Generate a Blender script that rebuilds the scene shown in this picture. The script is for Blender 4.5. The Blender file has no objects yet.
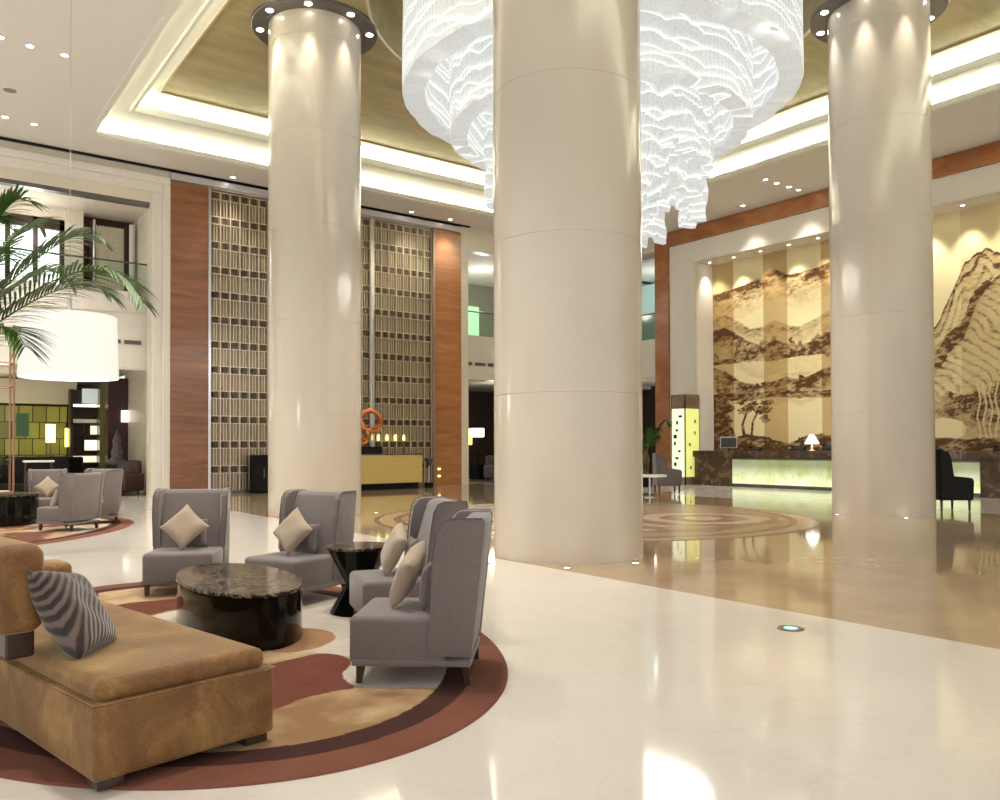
import bpy, bmesh, math, random
import numpy as np
from mathutils import Vector, Matrix
from math import pi, sin, cos, radians, sqrt, atan2
random.seed(7)
C = bpy.context.scene.collection
SC = bpy.context.scene

# ------------------------------------------------------------------ materials
def new_mat(name):
    m = bpy.data.materials.new(name); m.use_nodes = True
    nt = m.node_tree; b = nt.nodes['Principled BSDF']
    return m, nt, b
def N(nt, t, **kw):
    n = nt.nodes.new(t)
    for k, v in kw.items():
        if k in n.inputs: n.inputs[k].default_value = v
        else: setattr(n, k, v)
    return n
def ramp(nt, fac, stops):
    r = nt.nodes.new('ShaderNodeValToRGB')
    e = r.color_ramp.elements
    while len(e) < len(stops): e.new(0.5)
    for i, (p, c) in enumerate(stops):
        e[i].position = p; e[i].color = (*c, 1)
    nt.links.new(fac, r.inputs[0]); return r.outputs[0]
def coords(nt, scale=(1, 1, 1)):
    tc = nt.nodes.new('ShaderNodeTexCoord'); mp = nt.nodes.new('ShaderNodeMapping')
    mp.inputs['Scale'].default_value = scale
    nt.links.new(tc.outputs['Object'], mp.inputs[0]); return mp.outputs[0]
def plain(name, col, rough=.5, metal=0, emit=None, es=0, var=.0, vs=20, bump=0, bs=200, sheen=0, coat=0, spec=.5, alpha=None):
    m, nt, b = new_mat(name)
    b.inputs['Roughness'].default_value = rough; b.inputs['Metallic'].default_value = metal
    b.inputs['Specular IOR Level'].default_value = spec
    b.inputs['Coat Weight'].default_value = coat; b.inputs['Coat Roughness'].default_value = .05
    b.inputs['Sheen Weight'].default_value = sheen
    v = coords(nt)
    nz = N(nt, 'ShaderNodeTexNoise', Scale=vs, Detail=4.0); nt.links.new(v, nz.inputs['Vector'])
    lo = [max(0, c * (1 - var)) for c in col]; hi = [min(1, c * (1 + var)) for c in col]
    cr = ramp(nt, nz.outputs[0], [(.3, lo), (.7, hi)])
    nt.links.new(cr, b.inputs['Base Color'])
    if bump:
        n2 = N(nt, 'ShaderNodeTexNoise', Scale=bs, Detail=2.0); nt.links.new(v, n2.inputs['Vector'])
        bp = N(nt, 'ShaderNodeBump', Strength=bump, Distance=.002); nt.links.new(n2.outputs[0], bp.inputs['Height'])
        nt.links.new(bp.outputs[0], b.inputs['Normal'])
    if emit:
        b.inputs['Emission Color'].default_value = (*emit, 1); b.inputs['Emission Strength'].default_value = es
    return m
def marble(name, base, vein, rough=.1, scale=.6, vw=.06, tile=None, joint=None, cloud=.06, spec=.5, vamt=.5):
    """cloudy polished stone with thin veins and fine tile joints"""
    m, nt, b = new_mat(name)
    v = coords(nt)
    n1 = N(nt, 'ShaderNodeTexNoise', Scale=scale, Detail=6.0, Roughness=.6); nt.links.new(v, n1.inputs['Vector'])
    lo = [c * (1 - cloud) for c in base]; hi = [min(1, c * (1 + cloud)) for c in base]
    c1 = ramp(nt, n1.outputs[0], [(.3, lo), (.7, hi)])
    n2 = N(nt, 'ShaderNodeTexNoise', Scale=scale * 1.7, Detail=8.0, Roughness=.65, Distortion=1.2); nt.links.new(v, n2.inputs['Vector'])
    vm = ramp(nt, n2.outputs[0], [(.5 - vw * .3, (0, 0, 0)), (.5, (vamt,) * 3), (.5 + vw * .3, (0, 0, 0))])
    mx = N(nt, 'ShaderNodeMix', data_type='RGBA'); nt.links.new(vm, mx.inputs[0]); nt.links.new(c1, mx.inputs[6]); mx.inputs[7].default_value = (*vein, 1)
    out = mx.outputs[2]
    if tile:
        br = N(nt, 'ShaderNodeTexBrick', Scale=1.0); br.offset = 0
        br.inputs['Brick Width'].default_value = tile; br.inputs['Row Height'].default_value = tile
        br.inputs['Mortar Size'].default_value = .0022; br.inputs['Mortar Smooth'].default_value = .3
        br.inputs['Color1'].default_value = (1, 1, 1, 1); br.inputs['Color2'].default_value = (.985, .985, .985, 1)
        br.inputs['Mortar'].default_value = (*(joint or (.8, .8, .8)), 1)
        nt.links.new(v, br.inputs['Vector'])
        m2 = N(nt, 'ShaderNodeMix', data_type='RGBA', blend_type='MULTIPLY'); m2.inputs[0].default_value = 1
        nt.links.new(out, m2.inputs[6]); nt.links.new(br.outputs[0], m2.inputs[7]); out = m2.outputs[2]
    nt.links.new(out, b.inputs['Base Color'])
    b.inputs['Roughness'].default_value = rough; b.inputs['Specular IOR Level'].default_value = spec
    return m
def wood(name, dark, light, rough=.25, zs=3.0, xs=.35):
    m, nt, b = new_mat(name)
    v = coords(nt, (xs, xs, zs))
    n = N(nt, 'ShaderNodeTexNoise', Scale=1.6, Detail=8.0, Roughness=.62, Distortion=.5); nt.links.new(v, n.inputs['Vector'])
    c = ramp(nt, n.outputs[0], [(.28, dark), (.5, [(a + b_) / 2 for a, b_ in zip(dark, light)]), (.72, light)])
    nt.links.new(c, b.inputs['Base Color']); b.inputs['Roughness'].default_value = rough
    return m
def vcol(name, rough=.9, bump=.5, spec=.3, bs=300, metal=0, noise=.1):
    m, nt, b = new_mat(name)
    a = N(nt, 'ShaderNodeAttribute', attribute_name='Col')
    v = coords(nt); nz = N(nt, 'ShaderNodeTexNoise', Scale=60.0, Detail=4.0); nt.links.new(v, nz.inputs['Vector'])
    r = ramp(nt, nz.outputs[0], [(.3, (1 - noise,) * 3), (.7, (1, 1, 1))])
    mx = N(nt, 'ShaderNodeMix', data_type='RGBA', blend_type='MULTIPLY'); mx.inputs[0].default_value = 1
    nt.links.new(a.outputs[0], mx.inputs[6]); nt.links.new(r, mx.inputs[7]); nt.links.new(mx.outputs[2], b.inputs['Base Color'])
    b.inputs['Roughness'].default_value = rough; b.inputs['Specular IOR Level'].default_value = spec
    if bump:
        n2 = N(nt, 'ShaderNodeTexNoise', Scale=bs, Detail=1.0); nt.links.new(v, n2.inputs['Vector'])
        bp = N(nt, 'ShaderNodeBump', Strength=bump, Distance=.003); nt.links.new(n2.outputs[0], bp.inputs['Height']); nt.links.new(bp.outputs[0], b.inputs['Normal'])
    return m
def glow(name, col, s, rough=.5):
    m, nt, b = new_mat(name)
    b.inputs['Base Color'].default_value = (*[min(.9, c) for c in col], 1)
    b.inputs['Emission Color'].default_value = (*col, 1); b.inputs['Emission Strength'].default_value = s
    b.inputs['Roughness'].default_value = rough
    return m

M = {}
M['floor_beige'] = marble('polished_beige_marble', (.70, .655, .59), (.57, .50, .42), .075, .5, .06, 1.2, (.93, .915, .90), .04, .5, .22)
M['floor_brown'] = marble('polished_brown_marble', (.41, .305, .195), (.33, .24, .15), .06, .9, .2, 1.2, (.86, .83, .80), .14, .45, .0)
M['floor_white'] = marble('polished_white_marble', (.72, .69, .64), (.5, .45, .4), .12, .5, .1)
M['column'] = marble('cream_column_marble', (.575, .51, .425), (.50, .43, .35), .16, .45, .05, None, None, .035, .6, .10)
M['stone'] = marble('cream_limestone', (.79, .73, .61), (.6, .52, .42), .3, .8, .1, None, None, .03, .5, .2)
M['stone_light'] = marble('pale_limestone', (.84, .80, .73), (.7, .64, .56), .3, .8, .1, None, None, .02, .5, .15)
M['ceiling'] = plain('warm_white_ceiling_paint', (.84, .815, .775), .8, var=.01)
M['cove'] = plain('white_cove_paint', (.86, .86, .78), .7, var=.01)
M['gold_ceiling'] = None
M['wood'] = wood('reddish_brown_veneer', (.15, .055, .024), (.33, .145, .065), .2)
M['wood_orange'] = wood('orange_brown_veneer', (.27, .095, .032), (.50, .215, .085), .22)
M['chrome'] = plain('chrome', (.62, .60, .60), .25, 1)
M['silver'] = plain('satin_silver_strip', (.62, .61, .64), .35, .35)
M['dark_metal'] = plain('dark_grey_metal', (.14, .13, .125), .35, .6)
M['bronze'] = plain('champagne_bronze', (.74, .64, .49), .3, .5)
M['tile'] = plain('brown_bronze_tile', (.09, .06, .04), .35, .5, var=.3, vs=3)
M['bronze_dark'] = plain('smoked_bronze', (.33, .24, .16), .28, .5, var=.15, vs=3)
M['dark_wood'] = plain('dark_brown_wood', (.045, .022, .014), .35, var=.3, vs=30)
M['black'] = plain('black_lacquer', (.006, .005, .004), .09, var=.1, spec=.22)
M['black_matt'] = plain('black_matt', (.006, .0055, .005), .6, var=.1, spec=.2)
M['fabric'] = plain('taupe_grey_woven_fabric', (.168, .140, .131), .85, var=.16, vs=95, bump=.6, bs=420, sheen=.35)
M['fabric_dark'] = plain('dark_grey_woven_fabric', (.10, .08, .078), .85, var=.14, vs=120, bump=.6, bs=420, sheen=.3)
M['tan'] = plain('beige_cushion_linen', (.42, .33, .24), .9, var=.08, vs=120, bump=.5, bs=500, sheen=.3)
M['maroon'] = plain('dark_maroon_panel', (.045, .012, .010), .3, var=.15, vs=3)
M['green'] = plain('palm_green', (.065, .15, .02), .45, var=.35, vs=6)
M['green_dark'] = plain('deep_green_leaf', (.03, .09, .015), .45, var=.3, vs=6)
M['trunk'] = plain('palm_stem', (.16, .12, .05), .7, var=.3, vs=20)
M['copper'] = plain('copper', (.38, .22, .14), .35, .7)
M['copper_red'] = plain('orange_copper_ribbon', (.75, .28, .10), .35, .6)
M['white'] = plain('white_paint', (.75, .73, .70), .4)
M['lounge_floor'] = plain('dark_lounge_floor', (.10, .075, .055), .3, var=.2, vs=2)
M['downlight'] = glow('downlight_lens', (1, .95, .85), 9)
M['shade_white'] = plain('lit_white_drum_shade', (.45, .44, .41), .6, emit=(1, .97, .90), es=.36)
M['shade_diff'] = glow('lit_diffuser', (1, .98, .93), .9)
M['lampshade'] = glow('lit_table_lamp_shade', (1, .95, .82), 2.2)
M['yellow_glow'] = glow('lit_yellow_shade', (1, .88, .22), 2.6)
M['window_day'] = glow('daylight_through_window', (.93, 1, .97), 1.3)
M['screen_off'] = plain('monitor_screen', (.03, .035, .03), .2)
M['green_led'] = glow('green_floor_led', (.35, 1, .75), .9)
M['glass'] = None
def glass():
    m, nt, b = new_mat('clear_railing_glass')
    b.inputs['Base Color'].default_value = (.85, .95, .92, 1); b.inputs['Roughness'].default_value = .02
    b.inputs['Transmission Weight'].default_value = 1; b.inputs['IOR'].default_value = 1.05
    return m
M['glass'] = glass()
def gold_leaf():
    m, nt, b = new_mat('gold_leaf_ceiling')
    v = coords(nt, (.35, 1.2, 1))
    n = N(nt, 'ShaderNodeTexNoise', Scale=1.6, Detail=8.0, Roughness=.7); nt.links.new(v, n.inputs['Vector'])
    c = ramp(nt, n.outputs[0], [(.3, (.33, .27, .13)), (.55, (.47, .40, .21)), (.75, (.60, .53, .31))])
    nt.links.new(c, b.inputs['Base Color']); b.inputs['Roughness'].default_value = .42; b.inputs['Metallic'].default_value = .35
    return m
M['gold_ceiling'] = gold_leaf()
def gold_desk():
    m, nt, b = new_mat('brushed_gold_front')
    v = coords(nt, (1, 1, 5))
    n = N(nt, 'ShaderNodeTexNoise', Scale=4.0, Detail=6.0); nt.links.new(v, n.inputs['Vector'])
    c = ramp(nt, n.outputs[0], [(.3, (.70, .52, .18)), (.7, (.77, .59, .23))])
    nt.links.new(c, b.inputs['Base Color']); b.inputs['Roughness'].default_value = .38; b.inputs['Metallic'].default_value = .45
    return m
M['gold'] = gold_desk()
def emperador():
    m, nt, b = new_mat('dark_veined_marble_top')
    v = coords(nt)
    n = N(nt, 'ShaderNodeTexNoise', Scale=9.0, Detail=8.0, Roughness=.7, Distortion=1.5); nt.links.new(v, n.inputs['Vector'])
    c = ramp(nt, n.outputs[0], [(.38, (.012, .007, .005)), (.50, (.03, .018, .012)), (.54, (.36, .28, .19)), (.57, (.04, .024, .015)), (.75, (.07, .045, .03))])
    nt.links.new(c, b.inputs['Base Color']); b.inputs['Roughness'].default_value = .12; b.inputs['Specular IOR Level'].default_value = .25
    return m
M['emperador'] = emperador()
def brown_desk():
    m, nt, b = new_mat('dark_brown_veined_stone')
    v = coords(nt)
    n = N(nt, 'ShaderNodeTexNoise', Scale=2.2, Detail=8.0, Roughness=.7, Distortion=1); nt.links.new(v, n.inputs['Vector'])
    c = ramp(nt, n.outputs[0], [(.35, (.045, .026, .017)), (.55, (.10, .062, .04)), (.60, (.22, .15, .10)), (.7, (.08, .05, .033))])
    nt.links.new(c, b.inputs['Base Color']); b.inputs['Roughness'].default_value = .15
    return m
M['brown_stone'] = brown_desk()
def onyx():
    m, nt, b = new_mat('backlit_green_onyx')
    v = coords(nt, (1, 1, 1))
    n = N(nt, 'ShaderNodeTexNoise', Scale=1.5, Detail=7.0, Roughness=.65, Distortion=1.4); nt.links.new(v, n.inputs['Vector'])
    c = ramp(nt, n.outputs[0], [(.3, (.42, .48, .14)), (.44, (.66, .76, .32)), (.52, (.84, .92, .54)), (.72, (1, 1, .80))])
    sx = N(nt, 'ShaderNodeSeparateXYZ'); nt.links.new(v, sx.inputs[0])
    st = N(nt, 'ShaderNodeMapRange'); nt.links.new(sx.outputs[2], st.inputs[0])     # emission strength falls from the foot of the slab upwards
    st.inputs[1].default_value = .15; st.inputs[2].default_value = .80; st.inputs[3].default_value = .80; st.inputs[4].default_value = .16
    b.inputs['Base Color'].default_value = (.25, .28, .14, 1); nt.links.new(c, b.inputs['Emission Color']); nt.links.new(st.outputs[0], b.inputs['Emission Strength'])
    b.inputs['Roughness'].default_value = .1
    return m
M['onyx'] = onyx()
def velvet():
    m, nt, b = new_mat('crushed_caramel_velvet')
    v = coords(nt)
    n = N(nt, 'ShaderNodeTexNoise', Scale=3.2, Detail=6.0, Roughness=.6, Distortion=.6); nt.links.new(v, n.inputs['Vector'])
    n2 = N(nt, 'ShaderNodeTexNoise', Scale=55.0, Detail=3.0); nt.links.new(v, n2.inputs['Vector'])
    c = ramp(nt, n.outputs[0], [(.32, (.14, .056, .014)), (.50, (.215, .10, .027)), (.70, (.38, .22, .07))])
    c2 = ramp(nt, n2.outputs[0], [(.3, (.78, .76, .74)), (.7, (1, 1, 1))])
    mx = N(nt, 'ShaderNodeMix', data_type='RGBA', blend_type='MULTIPLY'); mx.inputs[0].default_value = 1
    nt.links.new(c, mx.inputs[6]); nt.links.new(c2, mx.inputs[7]); nt.links.new(mx.outputs[2], b.inputs['Base Color'])
    b.inputs['Roughness'].default_value = .7; b.inputs['Sheen Weight'].default_value = .8; b.inputs['Sheen Roughness'].default_value = .35
    b.inputs['Sheen Tint'].default_value = (.9, .7, .4, 1)
    bp = N(nt, 'ShaderNodeBump', Strength=.35, Distance=.01); nt.links.new(n2.outputs[0], bp.inputs['Height']); nt.links.new(bp.outputs[0], b.inputs['Normal'])
    return m
M['velvet'] = velvet()
def striped():
    m, nt, b = new_mat('ribbed_brown_stripe_fabric')
    v = coords(nt)
    mp = nt.nodes.new('ShaderNodeMapping'); mp.inputs['Location'].default_value = (-.34, 0, .36); nt.links.new(v, mp.inputs[0])
    w = N(nt, 'ShaderNodeTexWave', wave_type='RINGS', rings_direction='Y', Scale=9.0, Distortion=.6, Detail=1.0)
    w.inputs['Detail Scale'].default_value = 2.0
    nt.links.new(mp.outputs[0], w.inputs['Vector'])
    c = ramp(nt, w.outputs[1] if False else w.outputs[0], [(.35, (.016, .009, .009)), (.6, (.10, .068, .055)), (.9, (.145, .10, .08))])
    nt.links.new(c, b.inputs['Base Color']); b.inputs['Roughness'].default_value = .75; b.inputs['Sheen Weight'].default_value = .4
    bp = N(nt, 'ShaderNodeBump', Strength=.7, Distance=.008); nt.links.new(w.outputs[0], bp.inputs['Height']); nt.links.new(bp.outputs[0], b.inputs['Normal'])
    return m
M['striped'] = striped()
def crystal():
    """lit crystal strands: swagged rows of brighter beads over a pale luminous ground"""
    m, nt, b = new_mat('lit_crystal_strands')
    tc = nt.nodes.new('ShaderNodeTexCoord'); sx = nt.nodes.new('ShaderNodeSeparateXYZ'); nt.links.new(tc.outputs['Object'], sx.inputs[0])
    def mth(op, a, b_=None, c_=None):
        n = nt.nodes.new('ShaderNodeMath'); n.operation = op
        for i, x in enumerate((a, b_, c_)):
            if x is None: continue
            if isinstance(x, (int, float)): n.inputs[i].default_value = x
            else: nt.links.new(x, n.inputs[i])
        return n.outputs[0]
    th = mth('ARCTAN2', sx.outputs[1], sx.outputs[0])
    z = sx.outputs[2]
    nz = N(nt, 'ShaderNodeTexNoise', Scale=.55, Detail=2.0); nt.links.new(tc.outputs['Object'], nz.inputs['Vector'])
    warp = mth('MULTIPLY', nz.outputs[0], .7)
    lines = None
    for (n_, ph, per, amp) in ((6, .3, .46, .17), (11, 1.7, .31, .09)):
        sc = mth('ABSOLUTE', mth('SINE', mth('MULTIPLY_ADD', th, float(n_), mth('MULTIPLY_ADD', warp, 2.5, ph))))
        v = mth('ADD', mth('SUBTRACT', z, mth('MULTIPLY', sc, amp)), warp)
        f = mth('FRACT', mth('DIVIDE', v, per))
        r = mth('POWER', mth('SUBTRACT', 1.0, f), 9.0)
        lines = r if lines is None else mth('MAXIMUM', lines, r)
    fine = N(nt, 'ShaderNodeTexNoise', Scale=26.0, Detail=3.0); nt.links.new(tc.outputs['Object'], fine.inputs['Vector'])
    tot = mth('ADD', mth('MULTIPLY', lines, .40), mth('MULTIPLY_ADD', fine.outputs[0], .30, .16))
    b.inputs['Base Color'].default_value = (.24, .245, .24, 1); b.inputs['Roughness'].default_value = .35
    b.inputs['Emission Color'].default_value = (.98, 1, .97, 1); nt.links.new(tot, b.inputs['Emission Strength'])
    return m
M['crystal'] = crystal()
def lit_tiles(name, cols, bw, bh, strength, mortar):
    """lit translucent panels set in a dark grid"""
    m, nt, b = new_mat(name)
    tc = nt.nodes.new('ShaderNodeTexCoord'); sx = nt.nodes.new('ShaderNodeSeparateXYZ'); nt.links.new(tc.outputs['Object'], sx.inputs[0])
    cb = nt.nodes.new('ShaderNodeCombineXYZ')
    ad = nt.nodes.new('ShaderNodeMath'); ad.operation = 'ADD'; nt.links.new(sx.outputs[0], ad.inputs[0]); nt.links.new(sx.outputs[1], ad.inputs[1])
    nt.links.new(ad.outputs[0], cb.inputs[0]); nt.links.new(sx.outputs[2], cb.inputs[1])
    br = N(nt, 'ShaderNodeTexBrick', Scale=1.0); nt.links.new(cb.outputs[0], br.inputs['Vector'])
    br.inputs['Brick Width'].default_value = bw; br.inputs['Row Height'].default_value = bh; br.inputs['Mortar Size'].default_value = .018
    br.inputs['Color1'].default_value = (*cols[0], 1); br.inputs['Color2'].default_value = (*cols[1], 1); br.inputs['Mortar'].default_value = (*mortar, 1)
    nt.links.new(br.outputs[0], b.inputs['Base Color']); nt.links.new(br.outputs[0], b.inputs['Emission Color'])
    b.inputs['Emission Strength'].default_value = strength; b.inputs['Roughness'].default_value = .3
    return m
M['yellow_tiles'] = lit_tiles('backlit_yellow_green_panels', ((.36, .33, .05), (.18, .16, .03)), .45, .62, .2, (.02, .015, .005))

# ------------------------------------------------------------------ helpers
def obj(name, bm, m, parent=None, smooth=False, loc=None):
    me = bpy.data.meshes.new(name); bmesh.ops.recalc_face_normals(bm, faces=bm.faces); bm.to_mesh(me); bm.free()
    if isinstance(m, (list, tuple)):
        for q in m: me.materials.append(q)
    else: me.materials.append(m)
    if smooth:
        me.polygons.foreach_set('use_smooth', [True] * len(me.polygons))
        if smooth != 'full':
            try: me.set_sharp_from_angle(angle=radians(smooth if smooth is not True else 35))
            except Exception: pass
    o = bpy.data.objects.new(name, me); C.objects.link(o)
    if parent is not None: o.parent = parent
    if loc is not None: o.location = loc
    return o
def tag(o, label, cat, group=None, kind=None):
    o['label'] = label; o['category'] = cat
    if group: o['group'] = group
    if kind: o['kind'] = kind
    return o
def thing(name, label, cat, loc=(0, 0, 0), rz=0, group=None):
    o = bpy.data.objects.new(name, None); C.objects.link(o); o.location = loc; o.rotation_euler = (0, 0, rz)
    o.empty_display_size = .1
    return tag(o, label, cat, group)
def struct(name, bm, m, parent=None, smooth=False):
    o = obj(name, bm, m, parent, smooth)
    if parent is None: o['kind'] = 'structure'
    return o
def dup(root, loc, rz, label, group=None):
    r = root.copy(); C.objects.link(r); r.location = loc; r.rotation_euler = (0, 0, rz); r['label'] = label
    if group: r['group'] = group
    for ch in list(root.children):
        c = ch.copy(); C.objects.link(c); c.parent = r
        for g in ch.children:
            d = g.copy(); C.objects.link(d); d.parent = c
    return r
def BM(): return bmesh.new()
def box(bm, x0, x1, y0, y1, z0, z1, bev=0, seg=1, mi=0, mat=None):
    r = bmesh.ops.create_cube(bm, size=1)
    vs = r['verts']
    for v in vs:
        v.co = Vector((x0 + (v.co.x + .5) * (x1 - x0), y0 + (v.co.y + .5) * (y1 - y0), z0 + (v.co.z + .5) * (z1 - z0)))
    fs = set(f for v in vs for f in v.link_faces)
    if bev:
        es = list(set(e for f in fs for e in f.edges))
        r2 = bmesh.ops.bevel(bm, geom=es, offset=bev, segments=seg, profile=.5, affect='EDGES', clamp_overlap=True)
        fs = set(r2['faces']) | set(f for f in fs if f.is_valid)
        vs = list(set(v for f in fs for v in f.verts))
    if mi:
        for f in fs: f.material_index = mi
    if mat is not None: bmesh.ops.transform(bm, matrix=mat, verts=list(vs))
    return vs
def lathe(bm, prof, seg=32, c=(0, 0, 0), sx=1, sy=1, closed=False):
    rings = []
    for (r, z) in prof:
        if r < 1e-6: rings.append([bm.verts.new((c[0], c[1], c[2] + z))])
        else: rings.append([bm.verts.new((c[0] + r * sx * cos(2 * pi * i / seg), c[1] + r * sy * sin(2 * pi * i / seg), c[2] + z)) for i in range(seg)])
    if closed: rings.append(rings[0])
    for a, b in zip(rings, rings[1:]):
        if len(a) == 1 and len(b) == 1: continue
        for i in range(seg):
            j = (i + 1) % seg
            if len(a) == 1: bm.faces.new((a[0], b[j], b[i]))
            elif len(b) == 1: bm.faces.new((a[i], a[j], b[0]))
            else: bm.faces.new((a[i], a[j], b[j], b[i]))
def cyl(bm, x, y, z0, z1, r, seg=24, r2=None, sx=1, sy=1):
    r2 = r if r2 is None else r2
    lathe(bm, [(0, z0), (r, z0), (r2, z1), (0, z1)], seg, (x, y, 0), sx, sy)
def tube(bm, pts, r, seg=8, closed=False):
    pts = [Vector(p) for p in pts]; n = len(pts); rings = []
    for i, p in enumerate(pts):
        a = pts[(i - 1) % n] if (closed or i > 0) else p
        b = pts[(i + 1) % n] if (closed or i < n - 1) else p
        t = (b - a).normalized(); u = t.cross(Vector((0, 0, 1)))
        if u.length < 1e-3: u = t.cross(Vector((0, 1, 0)))
        u.normalize(); w = t.cross(u)
        rr = r[i] if isinstance(r, (list, tuple)) else r
        rings.append([bm.verts.new(p + (u * cos(2 * pi * k / seg) + w * sin(2 * pi * k / seg)) * rr) for k in range(seg)])
    m = n if closed else n - 1
    for i in range(m):
        a, b = rings[i], rings[(i + 1) % n]
        for k in range(seg): bm.faces.new((a[k], a[(k + 1) % seg], b[(k + 1) % seg], b[k]))
    if not closed:
        bm.faces.new(rings[0][::-1]); bm.faces.new(rings[-1])
def prism(bm, poly, z0, z1):
    """vertical prism over a plan polygon (x, y)"""
    a = [bm.verts.new((x, y, z0)) for x, y in poly]; b = [bm.verts.new((x, y, z1)) for x, y in poly]
    n = len(poly)
    for i in range(n): bm.faces.new((a[i], a[(i + 1) % n], b[(i + 1) % n], b[i]))
    bm.faces.new(a[::-1]); bm.faces.new(b)
def extr(bm, poly, x0, x1, axis='x'):
    """prism with profile (y, z) pushed along x, or (x, z) pushed along y"""
    f = (lambda p, t: (t, p[0], p[1])) if axis == 'x' else (lambda p, t: (p[0], t, p[1]))
    a = [bm.verts.new(f(p, x0)) for p in poly]; b = [bm.verts.new(f(p, x1)) for p in poly]; n = len(poly)
    for i in range(n): bm.faces.new((a[i], a[(i + 1) % n], b[(i + 1) % n], b[i]))
    bm.faces.new(a[::-1]); bm.faces.new(b)

# ------------------------------------------------------------------ camera
f_px, cy_px, tilt, roll, yaw = 820.24, 434.19, .0152, -.0034, .6398
fw = Vector((sin(yaw), cos(yaw), 0)); rt = Vector((cos(yaw), -sin(yaw), 0)); up = Vector((0, 0, 1))
fw2 = fw * cos(tilt) + up * sin(tilt); up2 = -fw * sin(tilt) + up * cos(tilt)
rt3 = rt * cos(roll) + up2 * sin(roll); up3 = -rt * sin(roll) + up2 * cos(roll)
cam = bpy.data.cameras.new('camera'); co = bpy.data.objects.new('camera', cam); C.objects.link(co)
mw = Matrix((rt3, up3, -fw2)).transposed().to_4x4(); mw.translation = (0, 0, 1.5); co.matrix_world = mw
cam.sensor_width = 36; cam.sensor_fit = 'HORIZONTAL'; cam.lens = f_px / 1000 * 36; cam.shift_y = (cy_px - 400) / 1000
cam.clip_end = 200
SC.camera = co

H = 10.24; YA = 26.8; XB = 25.55
# ------------------------------------------------------------------ shell
bm = BM(); box(bm, -9, 6.55, -10, YA + .6, -.2, 0); struct('floor', bm, M['floor_beige'])
bm = BM(); box(bm, 6.55, 19.3, -10, YA + .6, -.2, 0); struct('floor_brown_marble', bm, M['floor_brown'])
bm = BM(); box(bm, 19.3, 29.5, -10, YA + .6, -.2, 0); struct('floor_white_marble', bm, M['floor_white'])
bm = BM(); box(bm, -9, 29.5, YA + .6, 40, -.2, 0); struct('floor_lounge', bm, M['lounge_floor'])

CX, CY_ = 12.55, 13.2                         # chandelier centre
X1, X2, Y1, Y0 = 4.4, 21.8, 25.1, 1.2        # coffer outline
bm = BM()
for b_ in ((-9, X1, -10, YA + .2), (X2, 26.8, -10, YA + .2), (X1, X2, Y1, YA + .2), (X1, X2, -10, Y0)):
    box(bm, b_[0], b_[1], b_[2], b_[3], H, H + .12)
struct('ceiling', bm, M['ceiling'])
# stepped coffer: two lit recesses
def oy(o): return float(np.interp(o, [-.5, 0, .85, 1.35, 1.65], [-.5, 0, 1.55, 2.05, 2.35]))
def ringbox(bm, o0, o1, z0, z1):
    """rectangular ring between two insets from the coffer outline (the bands are deeper on the screen side)"""
    a = (X1 + o0, X2 - o0, Y0 + o0, Y1 - oy(o0)); b = (X1 + o1, X2 - o1, Y0 + o1, Y1 - oy(o1))
    box(bm, a[0], b[0], a[2], a[3], z0, z1); box(bm, b[1], a[1], a[2], a[3], z0, z1)
    box(bm, b[0], b[1], b[3], a[3], z0, z1); box(bm, b[0], b[1], a[2], b[2], z0, z1)
bm = BM()
ringbox(bm, -.5, -.38, H + .10, 10.75)       # back of the first recess
ringbox(bm, -.5, .85, 10.72, 10.80)          # its top
ringbox(bm, .77, .85, 10.60, 10.72)          # lip of the second recess
ringbox(bm, .60, .68, 10.80, 11.14)
ringbox(bm, .60, 1.42, 11.12, 11.18)
struct('ceiling_cove', bm, M['cove'])
bm = BM(); ringbox(bm, -.02, .10, H - .03, H + .13); ringbox(bm, .10, .14, H + .02, H + .09)
struct('trim_1', bm, M['cove'])
bm = BM(); ringbox(bm, 1.33, 1.38, 11.05, 11.12); struct('trim_2', bm, M['bronze'])
# gold field with the round chandelier recess
bm = BM(); nseg = 96; RC = 5.05; gz = 11.09
gx0, gx1, gy0, gy1 = X1 + 1.35, X2 - 1.35, Y0 + 1.35, Y1 - oy(1.35)
inn = []; out_ = []; inu = []
for i in range(nseg):
    a = 2 * pi * i / nseg; dx, dy = cos(a), sin(a)
    t = min(((gx1 - CX) / dx) if dx > 1e-9 else 1e9, ((gx0 - CX) / dx) if dx < -1e-9 else 1e9,
            ((gy1 - CY_) / dy) if dy > 1e-9 else 1e9, ((gy0 - CY_) / dy) if dy < -1e-9 else 1e9)
    inn.append(bm.verts.new((CX + RC * dx, CY_ + RC * dy, gz))); out_.append(bm.verts.new((CX + t * dx, CY_ + t * dy, gz)))
    inu.append(bm.verts.new((CX + RC * dx, CY_ + RC * dy, gz + 1.1)))
for i in range(nseg):
    j = (i + 1) % nseg
    bm.faces.new((inn[i], inn[j], out_[j], out_[i])); bm.faces.new((inn[i], inu[i], inu[j], inn[j]))
bm.faces.new(inu)
for (ax, ay) in ((gx0, gy0), (gx0, gy1), (gx1, gy0), (gx1, gy1)):   # square off the corners cut by the polar net
    box(bm, min(ax, ax + (.9 if ax == gx0 else -.9)), max(ax, ax + (.9 if ax == gx0 else -.9)), min(ay, ay + (.9 if ay == gy0 else -.9)), max(ay, ay + (.9 if ay == gy0 else -.9)), gz + .002, gz + .05)
struct('ceiling_gold_field', bm, M['gold_ceiling'])
bm = BM(); tube(bm, [(CX + RC * cos(2 * pi * i / 96), CY_ + RC * sin(2 * pi * i / 96), gz) for i in range(96)], .035, 6, True); struct('trim_3', bm, M['bronze'])

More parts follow.
